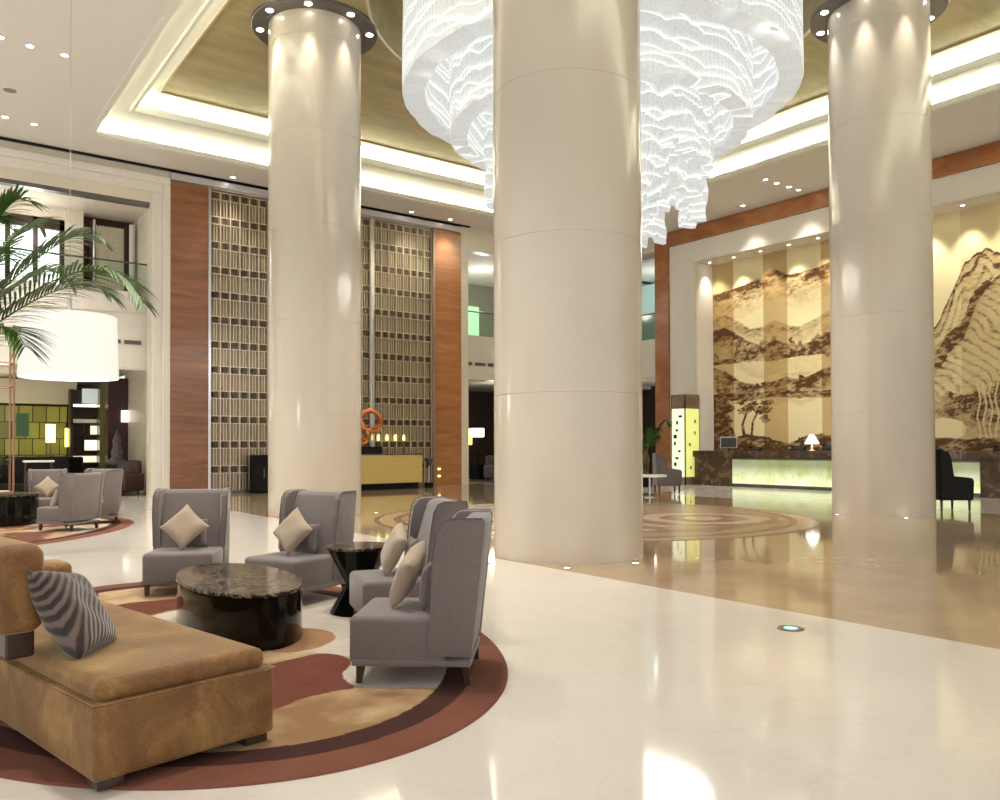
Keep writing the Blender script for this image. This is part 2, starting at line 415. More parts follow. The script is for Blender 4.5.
# ------------------------------------------------------------------ wall A (screen side), at y = YA
T = .35
bm = BM()
box(bm, -9, 7.03, YA, YA + T, 9.12, H)                       # stone lintel over the left opening
box(bm, 6.44, 7.03, YA, YA + T, 0, 9.12)                     # jamb
box(bm, -9, -2.4, YA, YA + T, 0, 9.12)
box(bm, 7.03, 18.0, YA + .02, YA + T, 9.9, H)
box(bm, 7.03, 18.0, YA + .3, YA + T, 0, 9.9)
box(bm, 18.0, 18.36, YA - .05, YA + T, 0, H)
box(bm, 18.36, XB + .4, YA, YA + T, 9.3, H)
box(bm, 24.9, XB + .4, YA, YA + T, 0, 9.3)
struct('wall_left', bm, M['stone'])
bm = BM()                                                     # stepped stone frame around the left opening
box(bm, -2.4, 7.03, YA - .10, YA, 9.75, 9.98, .02); box(bm, -2.4, 6.8, YA - .06, YA, 9.45, 9.75, .02)
box(bm, 6.80, 7.03, YA - .10, YA, 0, 9.75, .02); box(bm, 6.50, 6.80, YA - .05, YA, 0, 9.45, .02)
struct('trim_4', bm, M['stone_light'])
bm = BM(); box(bm, -9, 18.4, YA - .16, YA - .001, H - .05, H - .012); struct('trim_5', bm, M['black_matt'])
bm = BM(); box(bm, 7.03, 18.0, YA - .12, YA + .02, 9.93, 10.16, .02); struct('trim_6', bm, M['silver'])
bm = BM(); box(bm, 7.03, 8.20, YA - .08, YA + .3, 0, 9.9); struct('trim_7', bm, M['wood'])
bm = BM(); box(bm, 16.80, 18.0, YA - .08, YA + .3, 0, 9.9); struct('trim_8', bm, M['wood_orange'])
bm = BM(); box(bm, 8.20, 8.29, YA - .11, YA + .3, 0, 9.9, .01); struct('trim_9', bm, M['chrome'])
bm = BM(); box(bm, 16.70, 16.80, YA - .11, YA + .3, 0, 9.9, .01); struct('trim_10', bm, M['bronze_dark'])

# bronze lattice screens
def lattice(name, x0, x1, label):
    t = thing(name, label, 'screen', ((x0 + x1) / 2, YA + .05, 0), 0, None)
    w = (x1 - x0) / 2; per = .325; rows = 12; ph = .81; zt = 9.82; nc = int(round(2 * w / per)); per = 2 * w / nc
    bm = BM(); box(bm, -w, w, .14, .20, 0, 9.9); obj('backing_panel', bm, M['bronze_dark'], t)
    bm = BM()
    for i in range(nc + 1):
        x = -w + i * per; box(bm, x - .016, x + .016, -.05, .0, .1, zt)
        if i < nc:
            for q in (.36, .64): box(bm, x + per * q - .011, x + per * q + .011, -.03, .01, .1, zt)
    for r in range(rows + 1):
        z = zt - r * ph
        for dz in (.0, -.24):
            if z + dz > .1: box(bm, -w, w, -.055, .0, z + dz - .012, z + dz + .012)
    obj('lattice', bm, M['bronze'], t)
    bm = BM()
    for r in range(rows + 1):
        z = zt - r * ph
        for i in range(nc):
            x = -w + (i + .5) * per
            if z - .24 > .1: box(bm, x - per * .25, x + per * .25, -.045, -.02, z - .225, z - .015, .008)
    obj('tile_inlay', bm, M['tile'], t)['kind'] = 'stuff'
    bm = BM(); box(bm, -w, w, -.08, .1, 0, .1); obj('base_rail', bm, M['dark_metal'], t)
    return t
lattice('lattice_screen', 8.30, 14.05, 'tall bronze lattice screen beside the red-brown veneer panel, running behind the left column')
lattice('lattice_screen', 14.22, 16.68, 'narrower bronze lattice screen between the left column and the orange-brown veneer panel')
bm = BM(); box(bm, 14.06, 14.21, YA - .06, YA + .2, 0, 9.9, .01); struct('trim_11', bm, M['chrome'])
# left gallery: slab fascia, railing, windows
bm = BM(); box(bm, -9, 6.75, 27.5, 27.9, 3.95, 6.40); box(bm, -9, 6.75, 27.9, 40, 4.10, 4.35); struct('wall_gallery_left', bm, M['stone_light'])
bm = BM(); box(bm, -9, 6.75, 27.45, 27.5, 5.72, 5.76); box(bm, -9, 6.75, 27.47, 27.5, 3.95, 4.02); struct('trim_12', bm, M['stone'])
bm = BM()
for x in (5.25, 5.85): box(bm, x, x + .5, 27.47, 27.5, 4.75, 4.87)
o = obj('air_grille', bm, M['dark_metal']); tag(o, 'dark air grille slots in the pale gallery fascia above the lounge', 'vent')
bm = BM(); box(bm, -9, 7.0, 27.15, 32, 9.3, 9.42); struct('ceiling_gallery_left', bm, M['stone'])
bm = BM(); box(bm, -9, 6.44, YA + .02, 27.1, 9.0, 9.12); struct('trim_13', bm, M['dark_metal'])
t = thing('glass_railing', 'glass gallery railing with thin dark handrail above the left lounge', 'railing', (0, 27.7, 6.4))
bm = BM(); box(bm, -3, 6.7, -.006, .006, 0, .92); obj('glass_panel', bm, M['glass'], t)
bm = BM(); tube(bm, [(-3, 0, .95), (6.7, 0, .95)], .028, 8); obj('handrail', bm, M['dark_metal'], t)
bm = BM(); box(bm, -9, 2.2, 30, 30.3, 6.4, 9.3); box(bm, 4.55, 5.1, 29.9, 30.3, 6.4, 9.3); box(bm, 7.6, 9, 30, 30.3, 6.4, 9.3)
box(bm, 2.2, 4.55, 30, 30.3, 8.95, 9.3); box(bm, 6.75, 7.0, YA + T, 31, 4.3, 9.3); struct('wall_gallery_back', bm, M['stone'])
def window(name, x0, x1, z0, z1, y, bars, pane):
    bm = BM(); fr = .10
    box(bm, x0, x1, y, y + .12, z1 - .35, z1); box(bm, x0, x1, y, y + .12, z0, z0 + fr)
    for x in bars: box(bm, x - .07, x + .07, y, y + .12, z0, z1)
    o = struct(name, bm, M['dark_wood'])
    bm = BM(); box(bm, x0, x1, y + .2, y + .22, z0, z1); obj('window_pane', bm, pane, o)
    return o
window('window_1', 2.2, 4.55, 6.4, 8.95, 29.95, (2.25, 2.95, 3.72, 4.48), M['window_day'])
bm = BM(); box(bm, 5.1, 7.6, 30.4, 30.5, 6.4, 9.3); struct('wall_gallery_dark', bm, M['maroon'])
t = thing('room_divider', 'dark framed open lattice divider on the upper left gallery', 'divider', (5.95, 30.1, 6.4))
bm = BM()
for i in range(9): box(bm, -.42 + i * .105 - .012, -.42 + i * .105 + .012, -.02, .02, 0, 2.6)
for i in range(15): box(bm, -.42, .42, -.02, .02, .1 + i * .17, .125 + i * .17)
obj('lattice', bm, M['bronze'], t)
bm = BM(); box(bm, -.42, .42, .08, .1, 0, 2.6); obj('lit_panel', bm, glow('warm_lit_panel', (.5, .46, .33), .2), t)
bm = BM(); box(bm, -.62, -.46, -.05, .08, 0, 2.7); box(bm, .46, .60, -.05, .08, 0, 2.7); obj('frame', bm, M['dark_wood'], t)
for x, lab in ((5.42, 'left'), (6.72, 'right')):
    bm = BM(); cyl(bm, 0, 0, 0, 2.7, .045 if lab == 'left' else .09, 12); o = obj('gallery_post', bm, M['chrome' if lab == 'left' else 'white'], loc=(x - (.13 if lab == 'right' else 0), 29.85, 6.4))
    tag(o, 'thin chrome post left of the gallery lattice divider' if lab == 'left' else 'white round post right of the gallery lattice divider', 'post')

# lower left lounge
bm = BM(); box(bm, -9, 12, 37, 37.3, 0, 4.2); struct('wall_lounge_back', bm, M['dark_wood'])
bm = BM(); box(bm, 6.75, 7.0, YA + T, 31.6, 0, 4.36); struct('wall_lounge_side', bm, M['stone'])
bm = BM(); box(bm, -9, 5.7, 34.6, 34.9, 3.15, 4.05); struct('ceiling_lounge_bulkhead', bm, M['stone'])
bm = BM(); box(bm, -2, 5.45, -.03, .03, 0, 3.1); o = obj('lit_wall_panel', bm, M['yellow_tiles'], loc=(0, 35.2, 0)); o['kind'] = 'structure'; o.name = 'wall_lounge_panels'
bm = BM(); box(bm, -.9, 0, -.25, .25, 0, 3.95); o = obj('wall_lounge_maroon', bm, M['maroon'], loc=(7.0, 31.3, 0)); o['kind'] = 'structure'
bm = BM(); box(bm, 6.35, 6.65, 33.8, 34.2, 0, 4.1); struct('trim_14', bm, plain('olive_lacquer', (.16, .15, .06), .2))
t = thing('display_shelf', 'lit shelf unit with glowing shelves at the back of the left lounge', 'shelf', (5.95, 34.3, 0))
bm = BM()
box(bm, -.55, -.45, -.2, .25, 0, 3.7); box(bm, .42, .5, -.2, .25, 0, 3.7); box(bm, -.5, .5, .2, .25, 0, 3.7)
for z in (.9, 1.35, 1.95, 2.4, 3.0): box(bm, -.5, .5, -.2, .2, z, z + .05)
box(bm, -.12, -.06, -.2, .2, 1.4, 2.4)
obj('shelf_frame', bm, M['dark_wood'], t)
for (x0, x1, z0, z1, s) in ((-.06, .42, 1.42, 1.8, 1.2), (.2, .42, 2.02, 2.35, .7), (-.44, .42, 2.42, 2.6, .12), (-.44, .42, 3.06, 3.16, 1.8), (-.44, .42, .96, 1.2, .6)):
    bm = BM(); box(bm, x0, x1, .15, .19, z0, z1); obj('light_panel', bm, glow('shelf_glow', (1, .93, .70), s), t)
bm = BM(); box(bm, -.1, .42, -.1, .15, 3.2, 3.75); obj('glass_light_box', bm, glow('cool_lit_glass', (.62, .72, .70), .35), t)
t = thing('wall_sconce', 'white glowing wall sconce on the dark maroon wall', 'lamp', (6.62, 31.0, 2.4))
bm = BM(); box(bm, -.12, .12, -.12, .0, 0, .42, .02); obj('shade', bm, glow('pink_white_sconce', (1, .88, .82), .85), t)
bm = BM(); box(bm, -.05, .05, -.02, .05, .1, .3); obj('bracket', bm, M['dark_metal'], t)
t = thing('floor_lamp', 'yellow glowing cylinder lamp in front of the yellow panelled wall', 'lamp', (4.60, 33.0, 0))
bm = BM(); cyl(bm, 0, 0, 1.7, 2.35, .15, 20); obj('lamp_shade', bm, M['yellow_glow'], t, 35)
bm = BM(); cyl(bm, 0, 0, 0, 1.7, .02, 8); cyl(bm, 0, 0, 0, .04, .16, 16); obj('stand', bm, M['dark_metal'], t)
t = thing('wall_lamp', 'slim yellow glowing wall lamp between the yellow panels and the shelf', 'lamp', (5.35, 34.6, 1.55))
bm = BM(); box(bm, -.04, .04, -.05, .05, 0, .7); obj('shade', bm, M['yellow_glow'], t)
bm = BM(); box(bm, -.02, .02, .05, .45, .3, .36); obj('bracket', bm, M['dark_metal'], t)
bm = BM(); box(bm, -.2, .2, -.03, .03, 0, .85); o = obj('picture_panel', bm, glow('teal_panel', (.04, .12, .06), .15), loc=(3.95, 34.95, 1.95)); tag(o, 'small teal green panel hung on the yellow panelled wall', 'picture')
# dark lounge sofas and tables
def sofa_dark(loc, rz, w, label, m=None, h=1.0):
    t = thing('lounge_sofa', label, 'sofa', loc, rz); m = m or M['black_matt']
    bm = BM(); box(bm, -w / 2, w / 2, -.4, .4, .12, .48, .06, 3); obj('seat', bm, m, t, 35)
    bm = BM(); box(bm, -w / 2, w / 2, .22, .45, .3, h, .07, 3); obj('backrest', bm, m, t, 35)
    for s in (-1, 1):
        bm = BM(); box(bm, s * w / 2 - .1, s * w / 2 + .1, -.4, .45, .12, .68, .06, 3); obj('armrest', bm, m, t, 35)
        for q in (-.33, .33):
            bm = BM(); cyl(bm, s * (w / 2 - .08), q, 0, .13, .03, 8); obj('leg', bm, M['dark_wood'], t)
    return t
sofa_dark((3.4, 27.9, 0), 0.1, 2.2, 'long black sofa beyond the grey chairs in the left lounge', None, 1.25)
sofa_dark((5.0, 31.6, 0), 0.3, 1.2, 'short black sofa in front of the lit shelf unit', None, 1.2)
sofa_dark((5.95, 28.3, 0), -1.0, .9, 'dark red lounge armchair beside the maroon wall', M['maroon'], 1.1)
t = thing('console_table', 'slim pale topped console table behind the far grey armchairs', 'table', (3.15, 24.6, 0))
bm = BM(); box(bm, -.35, .35, -.18, .18, 1.13, 1.18, .01); obj('table_top', bm, M['white'], t)
for sx_ in (-.3, .3):
    bm = BM(); box(bm, sx_ - .025, sx_ + .025, -.03, .03, 0, 1.13); obj('leg', bm, M['dark_wood'], t)
t = thing('stone_figure', 'grey pointed sculpture standing before the maroon wall', 'sculpture', (6.25, 30.4, 0))
bm = BM(); box(bm, -.2, .2, -.2, .2, 0, .9, .01); obj('plinth', bm, M['dark_wood'], t)
bm = BM(); lathe(bm, [(0, .9), (.26, .9), (.30, 1.05), (.16, 1.2), (.20, 1.35), (.12, 1.6), (.14, 1.75), (.05, 2.0), (0, 2.15)], 14); obj('figure', bm, plain('grey_stone', (.13, .12, .11), .5, var=.4, vs=12), t, 60)

# opening 2 (between screen side and mural side)
bm = BM(); box(bm, 18.34, 30, 27.5, 27.9, 4.25, 6.05); box(bm, 18.3, 30, 27.9, 36, 4.4, 4.6); box(bm, XB + .45, XB + .85, 23.3, 27.6, 4.25, 6.05); struct('wall_gallery_right', bm, M['stone_light'])
bm = BM()
for x in (18.55, 19.2, 19.85): box(bm, x, x + .5, 27.47, 27.5, 4.82, 4.95)
o = obj('air_grille', bm, M['dark_metal']); tag(o, 'dark air grille in the pale fascia right of the orange-brown veneer panel', 'vent')
bm = BM(); box(bm, 18.36, 30, 27.15, 33, 9.35, 9.45); struct('ceiling_gallery_right', bm, M['ceiling'])
bm = BM(); box(bm, 17, 31, 32.5, 32.7, 6, 9.4); box(bm, 29.6, 29.8, 20, 32.5, 4.4, 9.4); struct('wall_gallery_far', bm, plain('sage_wall', (.36, .36, .27), .7, var=.03))
bm = BM(); box(bm, 17, 31, 35.2, 35.4, 0, 4.4); box(bm, 29.6, 29.8, 20, 35, 0, 4.4); struct('wall_lounge_right', bm, M['dark_wood'])
bm = BM(); box(bm, XB + .3, 30, 22, 27.5, 4.4, 4.6); struct('ceiling_passage', bm, M['ceiling'])
bm = BM(); box(bm, XB + .3, 30, 22, 27.5, 9.35, 9.45); struct('ceiling_passage_upper', bm, M['ceiling'])
t = thing('glass_railing', 'short glass gallery railing right of the orange-brown veneer panel', 'railing', (21.5, 27.7, 6.05))
bm = BM(); box(bm, -3.1, 3.3, -.006, .006, 0, 1.0); obj('glass_panel', bm, M['glass'], t)
bm = BM(); tube(bm, [(-3.1, 0, 1.02), (3.3, 0, 1.02)], .028, 8); obj('handrail', bm, M['dark_metal'], t)
t = thing('glass_railing', 'green tinted glass railing in the upper gap beside the mural wall', 'railing', (XB + .65, 25.4, 6.05))
bm = BM(); box(bm, -.01, .01, -2, 2, 0, 1.1); obj('glass_panel', bm, plain('green_tinted_glass', (.16, .30, .24), .1), t)
bm = BM(); tube(bm, [(0, -2, 1.13), (0, 2, 1.13)], .03, 8); obj('handrail', bm, M['dark_metal'], t)
bm = BM(); box(bm, 29.0, 29.1, 22, 28.5, 6.2, 9.2); o = struct('window_2', bm, glow('dim_green_daylight', (.30, .42, .38), .5))
bm = BM(); box(bm, -.75, .75, -.02, .02, 0, 1.75); o = obj('window_3', bm, glow('garden_daylight', (.45, .75, .45), .6), loc=(22.1, 32.4, 6.5)); o['kind'] = 'structure'
t = thing('table_lamp', 'white drum table lamp glowing in the dark lounge behind the centre column', 'lamp', (21.75, 31, 0))
bm = BM(); cyl(bm, 0, 0, 1.95, 2.35, .33, 24); obj('lamp_shade', bm, M['lampshade'], t, 35)
bm = BM(); cyl(bm, 0, 0, 0, 1.95, .03, 8); cyl(bm, 0, 0, 0, .7, .35, 20); obj('stand', bm, M['black_matt'], t)
t = thing('wall_sconce', 'slim yellow sconce on the dark lounge wall right of the white lamp', 'lamp', (24.05, 34.9, 1.6))
bm = BM(); box(bm, -.07, .07, -.1, .06, 0, .85, .02); obj('shade', bm, glow('yellow_sconce', (1, .85, .2), 1.6), t)
bm = BM(); box(bm, -.03, .03, .05, .3, .3, .4); obj('bracket', bm, M['dark_metal'], t)
sofa_dark((22.3, 29.3, 0), 0.0, 2.0, 'dark grey sofa in the lounge right of the orange-brown veneer panel', M['fabric_dark'], 1.1)

# ------------------------------------------------------------------ wall B (mural side), at x = XB
bm = BM()
box(bm, XB, XB + .4, 22.66, 23.42, 0, 9.62)
box(bm, XB, XB + .4, 26.3, YA + .3, 0, H)
box(bm, XB, XB + 1.5, -10, 27, 9.62, H)
struct('wall_right_core', bm, M['stone'])
bm = BM()
box(bm, XB - .02, XB + 1.45, 21.3, 22.66, 0, 9.62, .01)               # pier with deep jamb
box(bm, XB - .02, XB + 1.45, -10, 21.3, 8.76, 9.62, .01)              # lintel
struct('wall_right', bm, M['stone_light'])
bm = BM(); box(bm, XB - .06, XB + .02, -10, 21.4, 8.76, 8.83); box(bm, XB - .06, XB + .02, 21.26, 21.34, 0, 8.8); struct('trim_15', bm, M['stone'])
bm = BM(); box(bm, XB - .08, XB, -10, 23.42, 9.62, H - .02); box(bm, XB - .081, XB, 22.68, 23.42, 0, 9.62); struct('trim_16', bm, wood('orange_veneer_long', (.27, .095, .032), (.50, .215, .085), .22, 1.2, .5))
bm = BM(); box(bm, 26.62, 26.8, -10, 21.4, 0, 8.9); struct('wall_mural_back', bm, M['stone'])

# painted landscape mural
def lin(c): return tuple(((x / 255) / 12.92 if x / 255 <= .04045 else ((x / 255 + .055) / 1.055) ** 2.4) for x in c)
def fbm(x, y, seed, oct=5, base=1.0):
    r = np.zeros_like(x); a = 1; tot = 0; rs = np.random.RandomState(seed)
    for o_ in range(oct):
        g = rs.rand(64, 64); fx = x * base * 2 ** o_ + rs.rand() * 50; fy = y * base * 2 ** o_ + rs.rand() * 50
        ix = np.floor(fx).astype(int); iy = np.floor(fy).astype(int); tx = fx - ix; ty = fy - iy
        tx = tx * tx * (3 - 2 * tx); ty = ty * ty * (3 - 2 * ty)
        def G(i, j): return g[i % 64, j % 64]
        r += a * ((G(ix, iy) * (1 - tx) + G(ix + 1, iy) * tx) * (1 - ty) + (G(ix, iy + 1) * (1 - tx) + G(ix + 1, iy + 1) * tx) * ty)
        tot += a; a *= .5
    return r / tot
def grid_mesh(name, A, B, P, col, m, parent=None):
    """quad grid with vertex positions P (n,m,3) and colours col (n,m,3)"""
    n, k = A, B
    idx = np.arange(n * k).reshape(n, k)
    q = np.stack([idx[:-1, :-1], idx[1:, :-1], idx[1:, 1:], idx[:-1, 1:]], -1).reshape(-1, 4)
    me = bpy.data.meshes.new(name); me.vertices.add(n * k); me.vertices.foreach_set('co', P.reshape(-1).astype(np.float32))
    me.loops.add(q.size); me.loops.foreach_set('vertex_index', q.reshape(-1).astype(np.int32))
    me.polygons.add(len(q)); me.polygons.foreach_set('loop_start', np.arange(0, q.size, 4, dtype=np.int32)); me.polygons.foreach_set('loop_total', np.full(len(q), 4, dtype=np.int32))
    me.update(calc_edges=True)
    ca = me.color_attributes.new('Col', 'FLOAT_COLOR', 'POINT')
    c4 = np.ones((n * k, 4), dtype=np.float32); c4[:, :3] = col.reshape(-1, 3); ca.data.foreach_set('color', c4.reshape(-1))
    me.materials.append(m)
    o = bpy.data.objects.new(name, me); C.objects.link(o)
    if parent is not None: o.parent = parent
    return o
def paint_mural():
    y_hi, y_lo, z0, z1 = 21.3, 5.0, 1.0, 8.85
    nY, nZ = 760, 370
    Y = np.linspace(y_hi, y_lo, nY)[:, None] * np.ones((1, nZ)); Z = np.ones((nY, 1)) * np.linspace(z0, z1, nZ)[None, :]
    n1 = fbm(Y, Z, 1, 5, .8); n2 = fbm(Y, Z * 2.2, 2, 6, 1.6); n3 = fbm(Y, Z, 3, 5, 5); n4 = fbm(Y * .8 + Z * .5, Z * 1.6, 13, 4, 9)
    bright = np.array(lin((240, 226, 180))); tan = np.array(lin((198, 172, 122)))
    edges = [(21.4, 20.31, 0), (20.31, 18.93, 1), (18.93, 17.9, 0), (17.9, 16.52, 1), (16.52, 15.42, 0), (15.42, 14.5, 1), (14.5, 13.5, 0), (13.5, 11.77, 1), (11.77, 10.0, 0), (10.0, 8.6, 1), (8.6, 4, 0)]
    col = np.zeros((nY, nZ, 3)); dull = np.zeros((nY, nZ))
    for a, b, k in edges:
        s = (Y <= a) & (Y > b); col[s] = bright if k else (tan if a > 12 or a < 8.7 else (bright * .6 + tan * .4)); dull[s] = 1 - k
    ink = np.zeros((nY, nZ))
    def prof(pts):
        p = sorted(pts); return np.interp(Y[:, 0], [a for a, b in p], [b for a, b in p])[:, None] + (n2[:, :1] - .5) * .22
    left = (Y > 13.4)
    def ridge(pts, depth, dens, sel, tex=1.0, line=.3, lw=.05):
        top = prof(pts); d = top - Z
        body = np.clip(1 - d / depth, 0, 1) * (d > 0)
        t = .35 + .9 * n2 * tex + .5 * (n3 - .5)
        nonlocal ink
        ink = np.where(sel & (d > 0), np.maximum(ink * np.clip(d / depth * 1.2, .0, 1) if False else ink * .4, body * dens * t * 1.15), ink)
        ink = np.where(sel & (np.abs(d) < lw), np.maximum(ink, line * (.5 + n3)), ink)
    ridge([(21.3, 7.55), (20.3, 7.64), (19.51, 7.8), (18.92, 7.92), (18.4, 8.05), (17.89, 7.75), (17.35, 7.72), (16.51, 7.85), (15.78, 8.1), (14.5, 7.9), (13.4, 7.6)], 1.3, .75, left, line=.6)
    ridge([(21.29, 6.55), (20.8, 6.75), (20.22, 6.45), (19.53, 6.0), (18.95, 6.0), (18.42, 6.15), (17.91, 5.9), (17.37, 5.75), (16.53, 6.1), (15.8, 6.4), (14.6, 6.7), (13.4, 6.2)], 1.0, .5, left)
    ridge([(21.29, 6.1), (20.8, 6.2), (20.22, 5.9), (19.53, 5.5), (18.95, 5.25), (18.42, 5.4), (17.91, 5.22), (17.37, 5.05), (16.53, 5.33), (15.8, 5.7), (14.6, 6.2), (13.4, 5.9)], 1.35, .95, left, line=.6)
    # water band then low wooded hills
    for (a, b, dark) in ((4.80, 4.15, .05), (3.30, 1.95, .05)):
        s = left & (Z < a + (n1 - .5) * .2) & (Z > b); ink = np.where(s, np.clip(ink, 0, .07) + .05 * n3, ink)
    ridge([(21.31, 4.6), (20.72, 4.45), (20.01, 4.0), (18.96, 3.75), (17.93, 4.0), (17.39, 3.8), (16.55, 4.15), (15.82, 4.35), (14.6, 4.1), (13.4, 4.3)], 1.0, .8, left, line=.5)
    s = left & (np.abs(Z - 3.42 - (n1 - .5) * .35) < .13); ink = np.where(s, np.maximum(ink, .75 * (.4 + n3)), ink)
    s = left & (np.abs(Z - 4.82 - (n1 - .5) * .2) < .10) ; ink = np.where(s, np.maximum(ink, .7 * (.4 + n3)), ink)
    s = left & (Z < 3.25 + (n1 - .5) * .3) & (Z > 1.7); ink = np.where(s, np.clip(ink, 0, .10), ink)
    ink = np.maximum(ink, left * (Z < 1.62 + .35 * n2 + .12 * np.sin(Y * 2)) * (.55 + .5 * n3))
    # rocks at far left and a leaning tree
    s = (Y > 20.45 + .25 * (n2 - .5) * 4 - (Z - 1.5) * .05) & (Z < 3.55); ink = np.where(s, np.maximum(ink, .5 + .7 * (n3 - .2)), ink)
    rs = np.random.RandomState(5)
    def blob(cy, cz, ry, rz, k=.9):
        nonlocal ink
        d = ((Y - cy) / ry) ** 2 + ((Z - cz) / rz) ** 2 + (n4 - .5) * 4.0
        ink = np.where(d < 1, np.maximum(ink, k * (.55 + .6 * n3)), ink)
    for (a, b, w) in (((19.75, 1.4), (19.92, 2.3), .07), ((19.92, 2.3), (19.6, 3.1), .05), ((19.55, 1.4), (19.45, 2.4), .05), ((19.45, 2.4), (19.1, 3.0), .04)):
        L2 = (b[0] - a[0]) ** 2 + (b[1] - a[1]) ** 2
        tt = np.clip(((Y - a[0]) * (b[0] - a[0]) + (Z - a[1]) * (b[1] - a[1])) / L2, 0, 1)
        d = np.hypot(Y - a[0] - tt * (b[0] - a[0]), Z - a[1] - tt * (b[1] - a[1])); ink = np.where(d < w, np.maximum(ink, .85), ink)
    for _ in range(16): blob(19.5 + rs.randn() * .42, 3.0 + rs.randn() * .22, .28, .12)
    for _ in range(5): blob(18.9 + rs.randn() * .2, 2.55 + rs.randn() * .2, .2, .09)
    for _ in range(40): blob(21.2 - rs.rand() * 7.5, 3.75 + rs.randn() * .12, .12, .14, .8)
    for _ in range(60): blob(21.2 - rs.rand() * 7.5, 5.1 + rs.randn() * .14, .10, .16, .8)
    # streaky brush texture over the left hills
    st = fbm(Y * .7, Z * 3.5, 8, 5, 1.6)
    ink = np.where(left & (ink > .08), ink * (.75 + .9 * np.clip(st - .3, 0, 1)) + .10, ink)
    # right part: great folded mountain
    R = ~left
    top = prof([(13.4, 4.6), (12.73, 5.0), (12.40, 5.35), (12.26, 5.75), (12.04, 6.15), (11.86, 6.60), (11.65, 7.0), (11.35, 7.20), (11.07, 7.33), (10.87, 7.28), (10.65, 7.12), (10.33, 6.95), (9.8, 7.3), (9.0, 7.6), (8.0, 7.0), (6.5, 6.4), (4.9, 6.0)]) + .07 * np.abs(np.sin(Y[:, :1] * 9))
    d = top - Z
    lump = .35 * np.abs(np.sin(Y * 4.2 + 1.0 * d)) + .3 * (n1 - .5)
    ar_ = np.sin((d - lump) * 13)
    ink = np.where(R & (d > 0), .14 + .45 * (ar_ > .45) * np.exp(-d / 1.1) + .30 * np.exp(-d / .45) + .22 * n2, ink); ink = np.where(R & (np.abs(d) < .045), .9, ink)
    t2 = prof([(13.4, 3.2), (12.4, 4.1), (11.7, 4.9), (11.37, 5.75), (11.08, 6.2), (10.66, 6.55), (10.25, 6.6), (9.6, 6.2), (8.5, 5.4), (5, 4.5)]); d2 = t2 - Z
    fl = np.sin((Y * 1.25 - Z * .75 + .55 * np.sqrt(np.clip(d2, 0, 9)) + 1.1 * (n1 - .5) + .25 * (n2 - .5)) * 17)
    ink = np.where(R & (d2 > 0), .13 + .34 * np.clip(fl, 0, 1) ** 2 * (.4 + n3) + .32 * np.exp(-d2 / .3) + .16 * n2, ink); ink = np.where(R & (np.abs(d2) < .05), .85, ink)
    cl = np.abs(d2 + .25 + .5 * (n1 - .5)) < (.30 * np.clip((Y - 10.9) / .6, 0, 1) + .25 * (n3 - .5)); ink = np.where(R & cl & (Y > 10.9), .5 + .6 * n3, ink)
    s = R & (Z < 3.1 + (n1 - .5) * .5); ink = np.where(s, .22 + .45 * n2, ink)
    for _ in range(60): blob(12.2 - rs.rand() * 2.6, 2.75 + rs.randn() * .25, .2, .13, .95)
    for k in range(9):
        yy = 11.3 - k * .17; s = (np.abs(Y - yy - .04 * np.sin(Z * 6 + k)) < .025) & (Z > 1.3) & (Z < 3.4); ink = np.where(s, .1, ink)
    s = R & (((Y - 12.3) / .6) ** 2 + ((Z - 2.0) / .35) ** 2 + (n1 - .5) < 1); ink = np.where(s, .05, ink)
    ink = np.maximum(ink, R * (Z < 1.55 + .3 * n2) * (.6 + .4 * n3))
    ink = np.clip(ink * (.40 + 1.35 * n4) * 1.1, 0, 1)[..., None]
    sepia = np.array(lin((88, 54, 22))); mid = np.array(lin((186, 140, 72)))
    c = col * (1 - ink) + (mid * (1 - ink) + sepia * ink) * ink
    c = c * (1 - .12 * dull[..., None] * ink) * (.93 + .1 * n1[..., None])
    P = np.stack([np.zeros_like(Y), Y, Z], -1)
    return P, np.clip(c, 0, 1), nY, nZ
t = thing('landscape_mural', 'huge gold and sepia painted mountain landscape mural behind the reception desks', 'mural', (26.56, 0, 0))
P, c, a_, b__ = paint_mural()
grid_mesh('painted_panel', a_, b__, P, c, vcol('mural_paint', .55, 0, .3, noise=.04), t)
bm = BM(); box(bm, .003, .05, 5.0, 21.3, 1.0, 8.85); obj('backing_board', bm, M['dark_wood'], t)

# lit display tower
t = thing('display_tower', 'tall glowing glass tower with small dark squares beside the reception desk', 'display', (24.6, 21.1, 0))
bm = BM(); box(bm, 0, .85, 0, .70, 0, .3); obj('stone_base', bm, M['bronze_dark'], t); bm = BM(); box(bm, 0, .85, 0, .7, 2.95, 3.5); obj('stone_cap', bm, M['bronze_dark'], t)
bm = BM(); box(bm, .0, .02, .04, .66, .3, 2.95); obj('white_panel', bm, plain('white_lit_panel', (.4, .43, .3), .4, emit=(.93, 1, .68), es=.62), t)
bm = BM(); box(bm, .04, .81, .0, .02, .3, 2.95); obj('yellow_panel', bm, glow('yellow_lit_panel', (.62, .64, .20), .55), t)
bm = BM(); box(bm, .0, .04, .0, .04, 0, 3.5); box(bm, .81, .85, 0, .04, 0, 3.5); box(bm, 0, .04, .66, .70, 0, 3.5); obj('corner_post', bm, M['bronze_dark'], t)
rr = random.Random(3)
for k in range(9):
    z = .45 + k * .27; w_ = rr.choice((.07, .1, .14)); y_ = .15 + rr.random() * .32
    bm = BM(); box(bm, -.03, .01, y_, y_ + w_, z, z + rr.choice((.08, .14))); obj('dark_square', bm, M['black_matt'], t)
for k in range(5):
    z = .6 + k * .45; x_ = .2 + rr.random() * .4
    bm = BM(); box(bm, x_, x_ + .08, -.02, .01, z, z + .12); obj('dark_square', bm, M['bronze_dark'], t)

